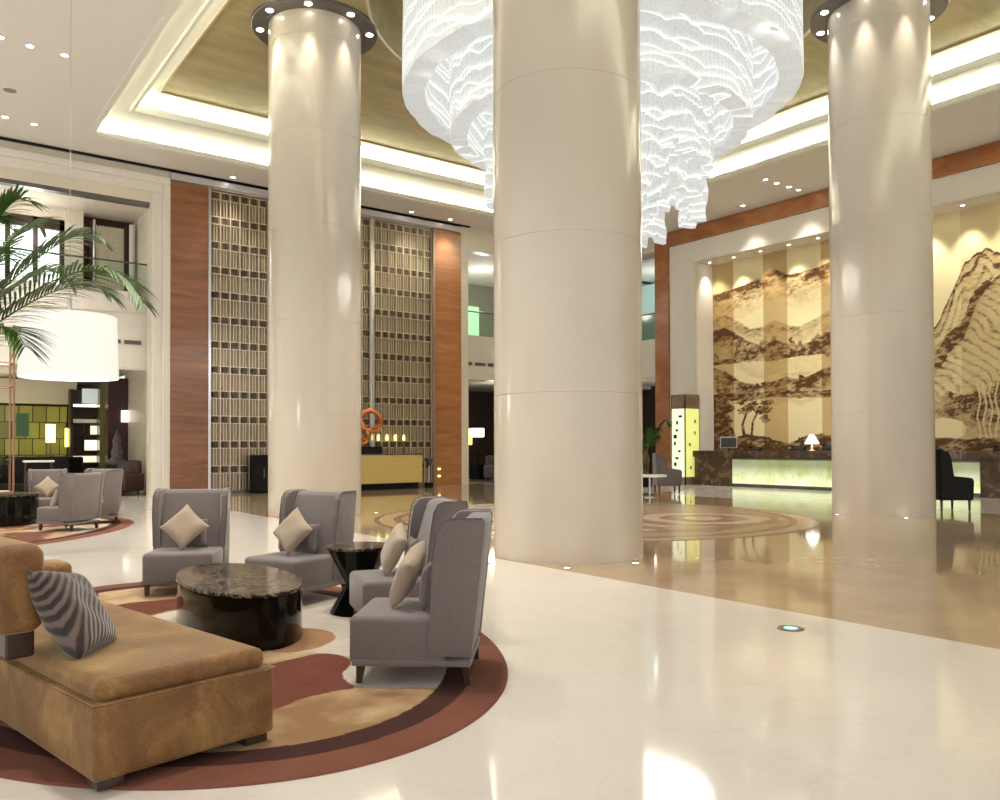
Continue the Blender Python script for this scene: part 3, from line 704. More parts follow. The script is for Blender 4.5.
# reception desks
def desk(y0, y1, gy0, gy1, label):
    t = thing('reception_desk', label, 'desk', (25.0, y1, 0)); w = y1 - y0
    g0, g1 = gy0 - y1, gy1 - y1
    bm = BM(); box(bm, .0, .7, g1, 0, 0, 1.12, .01); box(bm, .06, .7, -w, g0, 0, 1.12) if g0 > -w + .02 else None; box(bm, .12, .7, g0, g1, 0, 1.12)
    obj('desk_body', bm, M['brown_stone'], t)
    bm = BM(); box(bm, -.06, .78, -w, .03, 1.08, 1.32, .01); obj('counter_top', bm, M['brown_stone'], t)
    bm = BM(); box(bm, .0, .10, g0, g1, .12, 1.0, .01); obj('onyx_front', bm, M['onyx'], t)
    bm = BM(); box(bm, .03, .12, g0, g1, 0, .12); obj('kick_plate', bm, M['dark_metal'], t)
    bm = BM(); box(bm, -.01, .11, g0, g1, 1.0, 1.06); obj('top_rail', bm, M['dark_metal'], t)
    return t
desk(13.8, 21.0, 14.4, 19.22, 'long dark brown stone reception desk with glowing green onyx front, left of the right column')
desk(7.0, 12.9, 10.65, 12.6, 'second reception desk with glowing front, behind the black wing chair right of the right column')
def monitor(loc, rz, label, w=.42, h=.30):
    t = thing('computer_monitor', label, 'monitor', loc, rz)
    bm = BM(); box(bm, -w / 2, w / 2, -.02, .02, .1, .1 + h, .008); bz = obj('bezel', bm, plain('silver_bezel', (.5, .5, .48), .3), t)
    bm = BM(); box(bm, -w / 2 + .03, w / 2 - .03, -.026, -.021, .13, .07 + h); obj('screen', bm, M['screen_off'], bz)
    bm = BM(); box(bm, -.03, .03, .0, .03, .01, .2); box(bm, -.1, .1, -.06, .06, 0, .015); obj('stand', bm, M['black_matt'], t)
monitor((25.3, 19.6, 1.32), -.95, 'silver framed computer monitor standing on the left end of the reception desk', .62, .42)
def blackbox(y, w, h, label, name='desk_phone', x=25.4):
    t = thing(name, label, 'phone' if name == 'desk_phone' else 'monitor', (x, y, 1.32), -pi / 2)
    bm = BM(); extr(bm, [(-.12, 0), (.12, 0), (.12, h), (-.06, h * .45)], -w / 2, w / 2); obj('body', bm, M['black_matt'], t)
    bm = BM(); box(bm, -w / 2 + .02, -w / 2 + .07, -.1, .1, h * .7, h * .7 + .05, .01, 2); obj('handset', bm, M['black'], t)
blackbox(18.5, .45, .14, 'low black telephone on the reception desk right of the silver monitor')
blackbox(16.75, .5, .18, 'black telephone on the reception desk just left of the white table lamp')
blackbox(15.5, .6, .24, 'black desk set on the reception desk between the white lamp and the right column')
blackbox(12.3, .4, .16, 'black desk set on the second reception desk beside the right column')
blackbox(10.2, .4, .16, 'black telephone on the second reception desk at the right picture edge')
t = thing('table_lamp', 'white cone shaded table lamp on the reception desk before the mural', 'lamp', (25.4, 16.2, 1.32))
bm = BM(); lathe(bm, [(.23, .24), (.23, .27), (.07, .56), (.065, .56), (.22, .24)], 24, closed=True); obj('lamp_shade', bm, M['lampshade'], t, 50)
bm = BM(); lathe(bm, [(0, 0), (.1, 0), (.1, .02), (.03, .05), (.045, .13), (.015, .2), (.015, .35), (0, .35)], 16); obj('lamp_base', bm, M['bronze'], t, 60)

# ------------------------------------------------------------------ columns
def column(x, y, r, top, label, rings=True):
    t = thing('marble_column', label, 'column', (x, y, 0))
    bm = BM(); prof = []; z = 0.0
    seams = [.12 + 2.08 * k for k in range(1, 6)]
    prof.append((0, 0)); prof.append((r, 0))
    for s in seams:
        prof += [(r, s - .006), (r - .006, s), (r, s + .006)]
    prof += [(r, top), (0, top)]
    lathe(bm, prof, 96); obj('shaft', bm, M['column'], t, 30)
    if rings:
        bm = BM(); lathe(bm, [(r + .005, 11.03), (r + .36, 11.02), (r + .38, 11.035), (r + .38, 11.09), (r + .005, 11.09)], 64, closed=True)
        lr = obj('light_ring', bm, M['dark_metal'], t, 30)
        for k in range(8):
            a = .25 + k * pi / 4
            bm = BM(); cyl(bm, (r + .20) * cos(a), (r + .20) * sin(a), 11.015, 11.04, .08, 16); obj('ring_downlight', bm, M['downlight'], lr)
            L = bpy.data.lights.new('ring_spot', 'SPOT'); L.energy = 190; L.spot_size = radians(44); L.spot_blend = 1; L.color = (1, .93, .80); L.shadow_soft_size = .05
            lo = bpy.data.objects.new('ring_spot', L); C.objects.link(lo); lo.parent = t; lo.location = ((r + .22) * cos(a), (r + .22) * sin(a), 10.98)
            lo.rotation_euler = Vector((-.04 * cos(a), -.04 * sin(a), -1)).to_track_quat('-Z', 'Y').to_euler()
    return t
column(7.63, 8.66, 1.035, 11.09, 'massive cream marble column in the centre foreground, nearest of the three')
column(7.78, 17.51, 1.035, 11.09, 'cream marble column on the left with a lit grey ring at its top, before the lattice screen')
column(17.5, 9.45, 1.035, 11.09, 'cream marble column on the right before the mural and reception desks')
# flush uplights round the columns
def flush_light(x, y, label, r=.06, m=None, g='flush floor lights around the columns'):
    t = thing('floor_light', label, 'floor light', (x, y, 0), 0, g)
    bm = BM(); lathe(bm, [(r * .62, .0), (r, .0), (r, .006), (r * .62, .006)], 24, closed=True); obj('rim', bm, M['dark_metal'], t)
    bm = BM(); cyl(bm, 0, 0, .0, .005, r * .6, 20); obj('lens', bm, m or M['downlight'], t)
for (x, y, a) in ((6.15, 8.59, 'left'), (6.70, 7.63, 'front'), (7.66, 7.40, 'right')):
    flush_light(x, y, 'small white flush floor light at the %s foot of the centre column' % a)
for (x, y, a) in ((16.45, 9.9, 'left'), (16.75, 8.55, 'front')):
    flush_light(x, y, 'small white flush floor light at the %s foot of the right column' % a)
for (x, y, a) in ((6.4, 15.0, 'near'), (8.9, 16.7, 'right')):
    flush_light(x, y, 'small white flush floor light at the %s foot of the left column' % a)
t = thing('floor_light', 'round flush floor light with a green glow in the open beige floor', 'floor light', (5.93, 3.99, 0))
bm = BM(); lathe(bm, [(.055, 0), (.105, 0), (.105, .008), (.055, .008)], 32, closed=True); obj('rim', bm, plain('grey_steel_rim', (.16, .16, .15), .3, .7), t)
bm = BM(); cyl(bm, 0, 0, 0, .007, .055, 24); obj('lens', bm, M['green_led'], t)
t = thing('floor_light', 'green glowing flush floor light behind the black side table', 'floor light', (6.2, 11.2, 0))
bm = BM(); lathe(bm, [(.05, 0), (.1, 0), (.1, .008), (.05, .008)], 24, closed=True); obj('rim', bm, M['dark_metal'], t)
bm = BM(); cyl(bm, 0, 0, 0, .007, .05, 20); obj('lens', bm, M['green_led'], t)

# ------------------------------------------------------------------ chandelier
ch = thing('crystal_chandelier', 'giant round tiered crystal chandelier glowing white over the lobby centre', 'chandelier', (CX, CY_, 0))
def tier(name, ro, ri, z0, z1, seg=360, rows=26, wob=.05, seed=0):
    bm = BM(); rs = random.Random(seed); ph = [rs.random() * 6 for _ in range(4)]
    def rad(r, i, z):
        a = 2 * pi * i / seg
        return r + (.007 if i % 2 else -.007) + wob * .5 * sin(5 * a + ph[0] + z * 1.3) + wob * .3 * sin(11 * a + ph[1] - z * 2.1)
    def ringv(r, z, bot=0):
        out = []
        for i in range(seg):
            a = 2 * pi * i / seg; q = rad(r, i, z)
            dz = bot * (abs(sin(9 * a + ph[2])) * .04 + abs(sin(23 * a + ph[3])) * .02)
            out.append(bm.verts.new((q * cos(a), q * sin(a), z - dz)))
        return out
    zz = [z0 + (z1 - z0) * k / rows for k in range(rows + 1)]
    O = [ringv(ro, z, 1 if k == 0 else 0) for k, z in enumerate(zz)]; I = [ringv(ri, z, 1 if k == 0 else 0) for k, z in enumerate(zz)]
    def strip(a, b):
        for i in range(seg):
            j = (i + 1) % seg; bm.faces.new((a[i], a[j], b[j], b[i]))
    for k in range(rows): strip(O[k], O[k + 1]); strip(I[k + 1], I[k])
    strip(I[0], O[0]); strip(O[-1], I[-1])
    return obj(name, bm, M['crystal'], ch)
tier('outer_crystal_tier', 4.28, 3.80, 9.20, 12.0, 420, 20, .02, 1)
tier('middle_crystal_tier', 3.28, 2.90, 8.38, 12.0, 360, 26, .02, 2)
# inner tier: hanging crystal drops of unequal length
rs = random.Random(11)
nsg = 22
for k in range(nsg):
    a0 = 2 * pi * k / nsg; a1 = 2 * pi * (k + 1) / nsg
    zb = 6.15 + 1.1 * abs(sin(k * 1.9)) + rs.random() * .35; R_ = 2.46 - (.25 if k % 3 == 0 else 0)
    bm = BM(); n = 14; rows = 16
    def vv(r, a, z): return bm.verts.new((r * cos(a), r * sin(a), z))
    Og, Ig = [], []
    for q in range(rows + 1):
        z = zb + (10.6 - zb) * q / rows
        ro_, ri_ = [], []
        for i in range(n + 1):
            a = a0 + (a1 - a0) * i / n; w = (.02 if i % 2 else -.02) + .05 * sin(z * 7 + k + i * .5)
            st = (.16 * (i // 4 % 3) if q == 0 else 0)
            ro_.append(vv(R_ + w, a, z + st)); ri_.append(vv(R_ - .35 + w, a, z + st))
        Og.append(ro_); Ig.append(ri_)
    for q in range(rows):
        for i in range(n):
            bm.faces.new((Og[q][i], Og[q][i + 1], Og[q + 1][i + 1], Og[q + 1][i])); bm.faces.new((Ig[q][i], Ig[q + 1][i], Ig[q + 1][i + 1], Ig[q][i + 1]))
        bm.faces.new((Og[q][0], Og[q + 1][0], Ig[q + 1][0], Ig[q][0])); bm.faces.new((Og[q][n], Ig[q][n], Ig[q + 1][n], Og[q + 1][n]))
    for i in range(n): bm.faces.new((Og[0][i], Ig[0][i], Ig[0][i + 1], Og[0][i + 1]))
    obj('inner_crystal_drop', bm, M['crystal'], ch)
for (r_, z_, n_) in ((1.9, 6.6, 10), (1.2, 6.1, 6)):
    for k in range(n_):
        a = 2 * pi * k / n_ + r_; zb = z_ + rs.random() * .5
        bm = BM(); box(bm, -.32, .32, -.1, .1, zb, 9.4, .03, 2, mat=Matrix.Translation((r_ * cos(a), r_ * sin(a), 0)) @ Matrix.Rotation(a + pi / 2, 4, 'Z')); obj('inner_crystal_drop', bm, M['crystal'], ch)
bm = BM(); cyl(bm, 0, 0, 12.2, 12.41, 4.5, 64); obj('ceiling_plate', bm, M['chrome'], ch)
bm = BM(); lathe(bm, [(2.2, 10.35), (3.35, 10.35), (3.35, 10.45), (2.2, 10.45)], 64, closed=True); obj('support_ring', bm, M['crystal'], ch)

# ------------------------------------------------------------------ downlights
def downlight(x, y, z, label, g, r=.075, power=70, spot=True, size=75):
    t = thing('downlight', label, 'downlight', (x, y, z), 0, g)
    bm = BM(); lathe(bm, [(r, -.012), (r + .03, -.012), (r + .03, .02), (r, .02)], 24, closed=True); obj('trim_ring', bm, M['white'], t)
    bm = BM(); cyl(bm, 0, 0, -.004, .015, r, 20); obj('lens', bm, M['downlight'], t)
    if spot:
        L = bpy.data.lights.new('downlight_spot', 'SPOT'); L.energy = power; L.spot_size = radians(size); L.spot_blend = .8; L.color = (1, .93, .83); L.shadow_soft_size = .07
        lo = bpy.data.objects.new('downlight_spot', L); C.objects.link(lo); lo.parent = t; lo.location = (0, 0, -.03)
for (x, y) in ((2.39, 20.27), (3.07, 20.28), (2.39, 25.03), (3.07, 25.12), (1.83, 20.2), (2.39, 15.5), (3.07, 15.5), (2.39, 10.5), (3.07, 10.5), (2.39, 5.5), (3.07, 5.5)):
    downlight(x, y, H, 'small round recessed downlight in the plain ceiling at upper left', 'recessed downlights in the left ceiling', power=560, size=90)
for x in (8.85, 12.1, 15.51, 17.23): downlight(x, 26.3, H, 'small recessed downlight in the ceiling strip before the lattice screens', 'recessed downlights before the screens', power=260)
for x in (23.01, 23.63, 24.31, 24.86): downlight(x, 16.28, H, 'small recessed downlight in the row of four above the reception area', 'row of four downlights over reception', power=280)
downlight(24.85, 18.54, H, 'single recessed downlight close to the orange-brown veneer band over the mural', None, power=280)
for y in (21.0, 19.85, 18.63, 17.44, 16.27, 15.1, 13.9, 12.7, 11.45, 10.3, 9.1):
    downlight(26.0, y, 8.755, 'small recessed downlight in the stone soffit above the mural', 'downlights in the mural soffit', .06, spot=False)
    L = bpy.data.lights.new('mural_spot', 'SPOT'); L.energy = 170; L.spot_size = radians(72); L.spot_blend = .9; L.color = (1, .94, .80); L.shadow_soft_size = .05
    lo = bpy.data.objects.new('mural_spot', L); C.objects.link(lo); lo.location = (25.95, y, 8.68); lo.rotation_euler = Vector((.22, 0, -1)).to_track_quat('-Z', 'Y').to_euler()
t = thing('ceiling_speaker', 'round grey speaker grille in the plain ceiling at upper left', 'speaker', (2.3, 23.07, H))
bm = BM(); cyl(bm, 0, 0, -.012, .01, .15, 24); obj('grille', bm, plain('speaker_grille', (.30, .27, .24), .7), t)
bm = BM(); lathe(bm, [(.15, -.014), (.17, -.014), (.17, .01), (.15, .01)], 24, closed=True); obj('trim_ring', bm, M['ceiling'], t)

# ------------------------------------------------------------------ rugs
def in_poly(X, Y, poly):
    ins = np.zeros(X.shape, bool); n = len(poly)
    for i in range(n):
        x0, y0 = poly[i]; x1, y1 = poly[(i + 1) % n]
        if y0 == y1: continue
        c_ = ((y0 > Y) != (y1 > Y)) & (X < (x1 - x0) * (Y - y0) / (y1 - y0) + x0); ins ^= c_
    return ins
def smooth_poly(p, it=2):
    for _ in range(it):
        q = []
        for i in range(len(p)):
            a, b = p[i], p[(i + 1) % len(p)]
            q += [(a[0] * .75 + b[0] * .25, a[1] * .75 + b[1] * .25), (a[0] * .25 + b[0] * .75, a[1] * .25 + b[1] * .75)]
        p = q
    return p
rug_mat = vcol('wool_rug', .95, .8, .1, 260, noise=.12)
def rug(name, cx, cy, a, b, rz, label, res, paint, bands=((.24, lin((122, 80, 65))), (.18, lin((72, 47, 43)))), group=None, mat=None, th=.012, round_step=None):
    nt_, nr = res
    TH = np.linspace(0, 2 * pi, nt_)[:, None] * np.ones((1, nr)); RR = np.ones((nt_, 1)) * (np.linspace(0, 1, nr) ** .8)[None, :]
    X = RR * a * np.cos(TH); Y = RR * b * np.sin(TH)
    w = (1 - RR) * (a * b) / np.sqrt((b * np.cos(TH)) ** 2 + (a * np.sin(TH)) ** 2)
    WX = cx + X * cos(rz) - Y * sin(rz); WY = cy + X * sin(rz) + Y * cos(rz)
    col = paint(WX, WY)
    acc = sum(bw for bw, _ in bands)
    n = fbm(WX, WY, 9, 4, 5)[..., None]
    for bw, bc in bands[::-1]:
        s = w < acc; col[s] = (np.array(bc) * (.88 + .24 * n))[s]; acc -= bw
    Z = np.where(RR > .999, 0.001, th); P = np.stack([X, Y, Z], -1)
    o = grid_mesh(name, nt_, nr, P, np.clip(col, 0, 1), mat or rug_mat); o.location = (cx, cy, 0); o.rotation_euler = (0, 0, rz)
    tag(o, label, 'rug', group); return o
red_leaf = [(1.0, 5.2), (1.49, 5.25), (2.35, 5.56), (2.57, 5.53), (2.61, 5.29), (2.53, 5.09), (2.41, 4.97), (2.33, 4.77), (2.33, 4.61), (2.17, 4.66), (1.88, 4.58), (1.2, 4.30)]
white_blob = [(2.36, 4.90), (2.51, 5.12), (2.75, 5.1), (3.25, 4.6), (3.1, 4.4), (2.85, 4.25), (2.64, 4.38), (2.33, 4.61)]
orange_blob = [(2.2, 5.72), (2.51, 5.68), (2.75, 5.83), (2.86, 6.06), (2.8, 6.35), (2.6, 6.5), (2.3, 6.3)]
white_mid = [(3.3, 8.0), (3.7, 7.5), (3.9, 6.6), (3.5, 5.6), (3.1, 5.2), (2.64, 5.30), (2.50, 5.6), (2.2, 5.75), (1.9, 7.2), (2.3, 8.1)]
redA = [(1.55, 8.30), (1.78, 8.48), (1.95, 8.47), (2.27, 8.42), (2.69, 8.1), (2.6, 7.6), (2.13, 7.9), (1.86, 7.71), (1.65, 7.85)]
redS = [(1.3, 9.5), (1.55, 9.53), (1.69, 9.5), (1.72, 9.14), (1.61, 8.8), (1.4, 8.88)]
white_up = [(1.5, 7.3), (1.74, 7.62), (1.95, 7.74), (2.2, 7.85), (2.3, 7.3), (2.0, 6.6), (1.6, 6.6)]
whiteL = [(0.1, 5.4), (0.47, 5.03), (0.56, 4.81), (0.58, 4.45), (0.3, 4.4), (0, 4.8)]
def paint_main(X, Y):
    n = fbm(X, Y, 21, 5, 2.0)[..., None]; n2 = fbm(X, Y, 22, 5, 6.0)[..., None]
    tanA = np.array(lin((196, 170, 134))); tanB = np.array(lin((150, 118, 86)))
    m_ = np.clip((n - .38) * 3.5, 0, 1); col = tanA * (1 - m_) + tanB * m_
    wob = (n[..., 0] - .5) * .10; wX = X + wob; wY = Y + (n2[..., 0] - .5) * .06
    for poly, c_ in ((white_mid, (198, 188, 176)), (white_blob, (200, 194, 184)), (white_up, (204, 194, 178)), (whiteL, (190, 180, 165)), (red_leaf, (114, 68, 56)), (redA, (118, 70, 56)), (redS, (120, 74, 60)), (orange_blob, (166, 128, 96))):
        s = in_poly(wX, wY, smooth_poly(poly, 2)); col[s] = (np.array(lin(c_)) * (.82 + .36 * n2))[s]
    return col
rug('oval_rug', 1.96, 6.61, 2.08, 3.12, radians(-4.4), 'oval foreground rug of tan, rust and grey blots with a rust and brown border', (760, 260), paint_main)
def paint_far(X, Y):
    n = fbm(X, Y, 31, 5, 1.3)[..., None]
    a_ = np.array(lin((176, 148, 116))); r_ = np.array(lin((112, 74, 62))); w_ = np.array(lin((190, 180, 166)))
    m_ = np.clip((n - .52) * 14, 0, 1); col = a_ * (1 - m_) + r_ * m_; s = (n[..., 0] < .40); col[s] = w_; return col
rug('oval_rug', 1.7, 17.0, 1.85, 3.3, radians(-32), 'far oval rug with a rust border under the distant grey armchairs', (240, 80), paint_far)
def paint_medal(X, Y):
    dx, dy = X - 12.0, Y - 12.9; th = np.arctan2(dy, dx); r = np.hypot(dx, dy)
    n = fbm(X, Y, 41, 4, .6)
    sw = np.sin(r * 5.0 + 3.2 * np.sin(2 * th + r * .5) + 5 * (n - .5)); sw2 = np.sin(np.hypot(dx - 1.5, dy + 1.8) * 7 + 4 * (n - .5))
    a_ = np.array(lin((160, 132, 106))); b_ = np.array(lin((142, 110, 86))); c_ = np.array(lin((182, 156, 128)))
    m_ = np.clip(sw * 2, 0, 1)[..., None]; col = a_ * (1 - m_) + b_ * m_
    s = (np.hypot(dx - 1.5, dy + 1.8) < 1.6) | (np.hypot(dx + 1.2, dy + 1.5) < 1.3) | (np.hypot(dx - 1, dy - 2) < 1.5)
    col[s] = np.where((sw2 > .2)[..., None], c_, b_ * .9)[s]
    return col
rug('round_medallion_rug', 12.0, 12.9, 4.57, 4.57, 0, 'large round inlaid medallion of swirling tan and brown in the central brown floor', (520, 150), paint_medal,
    bands=((.10, lin((126, 94, 74))), (.32, lin((168, 138, 110))), (.14, lin((116, 84, 66))), (.20, lin((160, 130, 102)))), mat=vcol('polished_inlay', .25, 0, .5, noise=.05), th=.006)

# ------------------------------------------------------------------ armchairs
def lean(bm):
    for v in bm.verts:
        if v.co.z > .25: v.co.y += .10 * (v.co.z - .25)
def make_armchair(label, loc, rz, group):
    t = thing('armchair', label, 'armchair', loc, rz, group)
    W = .35
    bm = BM(); box(bm, -W, W, -.40, .20, .13, .43, .035, 4)
    for v in bm.verts:
        if v.co.z > .35: v.co.z += .02 * (1 - (v.co.x / W) ** 2)
        if v.co.y < -.3: v.co.x *= .96; v.co.y -= .018 * sin(pi * min(1, max(0, (v.co.z - .13) / .3)))
    obj('seat', bm, M['fabric'], t, 50)
    bm = BM(); box(bm, -W - .001, W + .001, -.385, .36, .127, .165, .008, 2); obj('skirt_band', bm, M['fabric'], t, 50)
    # padded inner back, leaning a little
    bm = BM(); prof = [(.10, .40), (.12, .60), (.17, .85), (.20, 1.00), (.24, 1.035), (.36, 1.035), (.375, 1.0), (.36, .19), (.14, .19)]
    extr(bm, prof, -W + .055, W - .055)
    bmesh.ops.bevel(bm, geom=[e for e in bm.edges], offset=.012, segments=2, profile=.5, affect='EDGES')
    lean(bm); obj('backrest', bm, M['fabric'], t, 40)
    for s in (-1, 1):
        bm = BM()
        wp = [(.085, .19), (.085, .45), (.075, .80), (.085, .97), (.115, 1.025), (.16, 1.045), (.365, 1.045), (.378, 1.02), (.368, .19)]
        x0, x1 = (s * (W - .05), s * (W + .01)) if s > 0 else (s * (W + .01), s * (W - .05))
        extr(bm, wp, x0, x1); bmesh.ops.bevel(bm, geom=[e for e in bm.edges], offset=.012, segments=2, profile=.5, affect='EDGES')
        for v in bm.verts:
            if v.co.y < .12 and v.co.z > .5: v.co.x += s * .02
        lean(bm); wg = obj('wing', bm, M['fabric'], t, 40)
        bm = BM()                                              # piping along the wing edge
        tube(bm, [(s * (W + .012), .075, .45), (s * (W + .03), .072, .80), (s * (W + .03), .082, .965), (s * (W + .022), .112, 1.024), (s * (W + .014), .16, 1.045), (s * (W + .012), .36, 1.045)], .005, 6); lean(bm); obj('piping', bm, M['fabric_dark'], wg)
    for sx_ in (-1, 1):
        for y_ in (-.335, .325):
            bm = BM(); r = bmesh.ops.create_cube(bm, size=1)
            for v in r['verts']:
                w_ = .026 if v.co.z > 0 else .017
                v.co = Vector((sx_ * (W - .05) + (1 if v.co.x > 0 else -1) * w_, y_ + (1 if v.co.y > 0 else -1) * w_ + (.012 * (1 if y_ > 0 else -1) if v.co.z < 0 else 0), .13 if v.co.z > 0 else .012))
            bmesh.ops.bevel(bm, geom=[e for e in bm.edges], offset=.003, segments=1, affect='EDGES'); obj('leg', bm, M['dark_wood'], t)
    return t
def pillow(name, label, size, thick, m, loc, rot, group=None, n=22):
    bm = BM(); g = [[[None] * (n + 1) for _ in range(n + 1)] for _ in range(2)]
    for s in (0, 1):
        for i in range(n + 1):
            for j in range(n + 1):
                u, v = i / n * 2 - 1, j / n * 2 - 1
                if s and (i in (0, n) or j in (0, n)): g[1][i][j] = g[0][i][j]; continue
                px = u * (1 - .09 * (1 - v * v) ** 1 * abs(u) ** 3); pz = v * (1 - .09 * (1 - u * u) * abs(v) ** 3)
                h = thick / 2 * ((1 - u ** 4) * (1 - v ** 4)) ** .55 * (1 + .07 * sin(6 * u + 2 * v) * cos(5 * v))
                g[s][i][j] = bm.verts.new((px * size / 2, (h if s else -h), pz * size / 2))
    for s in (0, 1):
        for i in range(n):
            for j in range(n):
                a = (g[s][i][j], g[s][i + 1][j], g[s][i + 1][j + 1], g[s][i][j + 1])
                bm.faces.new(a if not s else a[::-1])
    o = obj(name, bm, m, None, 'full', loc); o.rotation_mode = 'QUATERNION'; o.rotation_quaternion = rot
    tag(o, label, 'cushion', group); return o
def quat(rz, lean, spin):
    return (Matrix.Rotation(rz, 3, 'Z') @ Matrix.Rotation(lean, 3, 'X') @ Matrix.Rotation(spin, 3, 'Y')).to_quaternion()
RZ = .012
CH = [  # loc, rz, label, tan cushion, grey cushion
 ((2.50, 8.85, RZ), -29, 'grey wing armchair at the left of the rug, behind the oval black table', 45, 'beige diamond cushion on the leftmost near grey armchair', 0),
 ((3.25, 7.70, RZ), -66, 'grey wing armchair between the oval black table and the hourglass side table', 38, 'beige cushion on the armchair behind the oval black table', 0),
 ((3.45, 5.98, RZ), -107, 'grey wing armchair behind the nearest one, right of the hourglass table', 20, 'beige cushion on the half hidden armchair', 0),
 ((2.83, 4.68, RZ), -130, 'nearest grey wing armchair seen from its side at the right rug edge', 22, 'beige cushion leaning in the nearest grey armchair', 0)]
first = None
def place(loc, rz, spin, label, clab, glab, off=0.0, gz=.2):
    global first
    if first is None: first = make_armchair(label, loc, radians(rz), 'grey wing armchairs'); r = first
    else: r = dup(first, loc, radians(rz), label)
    Rm = Matrix.Rotation(radians(rz), 3, 'Z')
    s = .36; hd = s / 2 * (abs(cos(radians(spin))) + abs(sin(radians(spin))))
    if glab:
        p = Vector(loc) + Rm @ Vector((.05, .06, .45 + .14))
        pillow('cushion', glab, .30, .10, M['fabric'], p, quat(radians(rz), -.14, 0), 'grey lumbar cushions', 12)
    if clab:
        p = Vector(loc) + Rm @ Vector((off, -.09, .44 + hd * .90))
        pillow('cushion', clab, s, .13, M['tan'], p, quat(radians(rz), -.42, radians(spin)), 'beige cushions')
for (loc, rz, lab, spin, clab, off) in CH:
    place(loc, rz, spin, lab, clab, 'small grey lumbar cushion behind the ' + clab.replace('beige diamond cushion', 'beige diamond one').replace('beige cushion', 'beige one'), off)
place((2.63, 16.67, RZ), -142, 0, 'far grey armchair with its back to the camera on the distant rug', 'beige cushion showing at the side of the far back-turned armchair', None, .1)
place((3.35, 17.95, RZ), -103, 0, 'far grey armchair in profile, rightmost on the distant rug', None, None)
place((2.75, 20.1, 0), -9, 45, 'far grey armchair facing the camera beside the black drum table', 'beige diamond cushion on the far armchair facing the camera', None)
place((3.62, 19.7, 0), -45, 0, 'far grey armchair mostly hidden behind the back-turned one', None, None)

# coffee table
t = thing('coffee_table', 'oval black lacquer drum coffee table with dark veined marble top', 'coffee table', (2.32, 6.76, RZ), radians(-4))
bm = BM(); lathe(bm, [(0, 0), (.965, 0), (.985, .02), (.985, .385), (0, .385)], 96, sx=.452, sy=.94); obj('drum_body', bm, M['black'], t, 40)
bm = BM(); lathe(bm, [(0, .385), (.985, .385), (1.0, .392), (1.0, .408), (.99, .418), (0, .418)], 96, sx=.452, sy=.94); obj('marble_top', bm, M['emperador'], t, 40)
# side table
t = thing('side_table', 'black hourglass side table with dark veined marble top between armchairs', 'side table', (3.42, 6.74, RZ))
bm = BM(); lathe(bm, [(0, 0), (.262, 0), (.262, .012), (.125, .25), (.125, .27), (.285, .575), (0, .575)], 48); obj('hourglass_body', bm, M['black'], t, 40)
bm = BM(); lathe(bm, [(0, .575), (.292, .575), (.300, .583), (.300, .598), (0, .603)], 48); obj('marble_top', bm, M['emperador'], t, 40)

# ------------------------------------------------------------------ foreground daybed
S = thing('velvet_daybed', 'large caramel brown crushed velvet daybed sofa in the left foreground', 'daybed', (.71, 3.88, RZ), radians(11))
bm = BM(); box(bm, 0, .885, 0, 3.0, .045, .375, .022, 4); obj('base', bm, M['velvet'], S, 50)
bm = BM(); box(bm, .025, .86, .025, 2.98, .36, .465, .05, 5)
for v in bm.verts:
    if v.co.z > .42: v.co.z += .018 * (1 - ((v.co.x - .46) / .46) ** 2)
bmesh.ops.subdivide_edges(bm, edges=[e for e in bm.edges if e.calc_length() > .5], cuts=10, use_grid_fill=True)
obj('seat_cushion', bm, M['velvet'], S, 'full')
bm = BM(); tube(bm, [(.0, .0, .372), (.885, 0, .372), (.885, 3.0, .372), (0, 3.0, .372)], .006, 8, True); obj('piping', bm, M['velvet'], S, 'full')
for (x, y) in ((.085, .085), (.80, .085), (.085, 2.9), (.80, 2.9)):
    bm = BM(); box(bm, x - .06, x + .06, y - .06, y + .06, 0, .05, .004); obj('leg', bm, M['dark_wood'], S)
bm = BM(); box(bm, -.10, .03, .80, 2.6, .455, .62, .01); obj('back_support', bm, M['dark_wood'], S)
bm = BM(); box(bm, -.17, .065, .72, 2.75, .58, 1.02, .075, 6); obj('backrest', bm, M['velvet'], S, 50)
bm = BM(); box(bm, .52, .90, 2.66, 2.98, .44, .66, .05, 5); obj('armrest', bm, M['velvet'], S, 50)
Rs = Matrix.Rotation(radians(11), 3, 'Z'); base = Vector((.71, 3.88, RZ))
pillow('cushion', 'dark ribbed striped cushion leaning against the velvet daybed back', .50, .20, M['striped'], base + Rs @ Vector((.20, .76, .645)), quat(radians(11 + 55), -.55, radians(12)), None, 28)

# ------------------------------------------------------------------ far left group
t = thing('drum_table', 'round black drum table in the far left seating group', 'table', (1.75, 18.75, RZ))
bm = BM(); cyl(bm, 0, 0, 0, .56, .66, 48); obj('drum_body', bm, M['black'], t, 40)
bm = BM(); cyl(bm, 0, 0, .56, .60, .68, 48); obj('table_top', bm, M['emperador'], t, 40)
t = thing('copper_frame_stand', 'tall slender copper pole frame standing on the black drum table', 'frame', (1.62, 18.8, .60 + RZ))
for (x, y) in ((-.32, -.3), (.32, -.3), (-.32, .3), (.32, .3)):
    bm = BM(); cyl(bm, x, y, 0, 3.3, .02, 8); obj('pole', bm, M['copper'], t)
for z in (.02, 2.1, 2.55, 3.25):
    bm = BM(); tube(bm, [(-.32, -.3, z), (.32, -.3, z), (.32, .3, z), (-.32, .3, z)], .014, 6, True); obj('crossbar', bm, M['copper'], t)
bm = BM(); box(bm, -.3, .3, -.28, .28, .0, .05); obj('base_plate', bm, M['bronze_dark'], t)

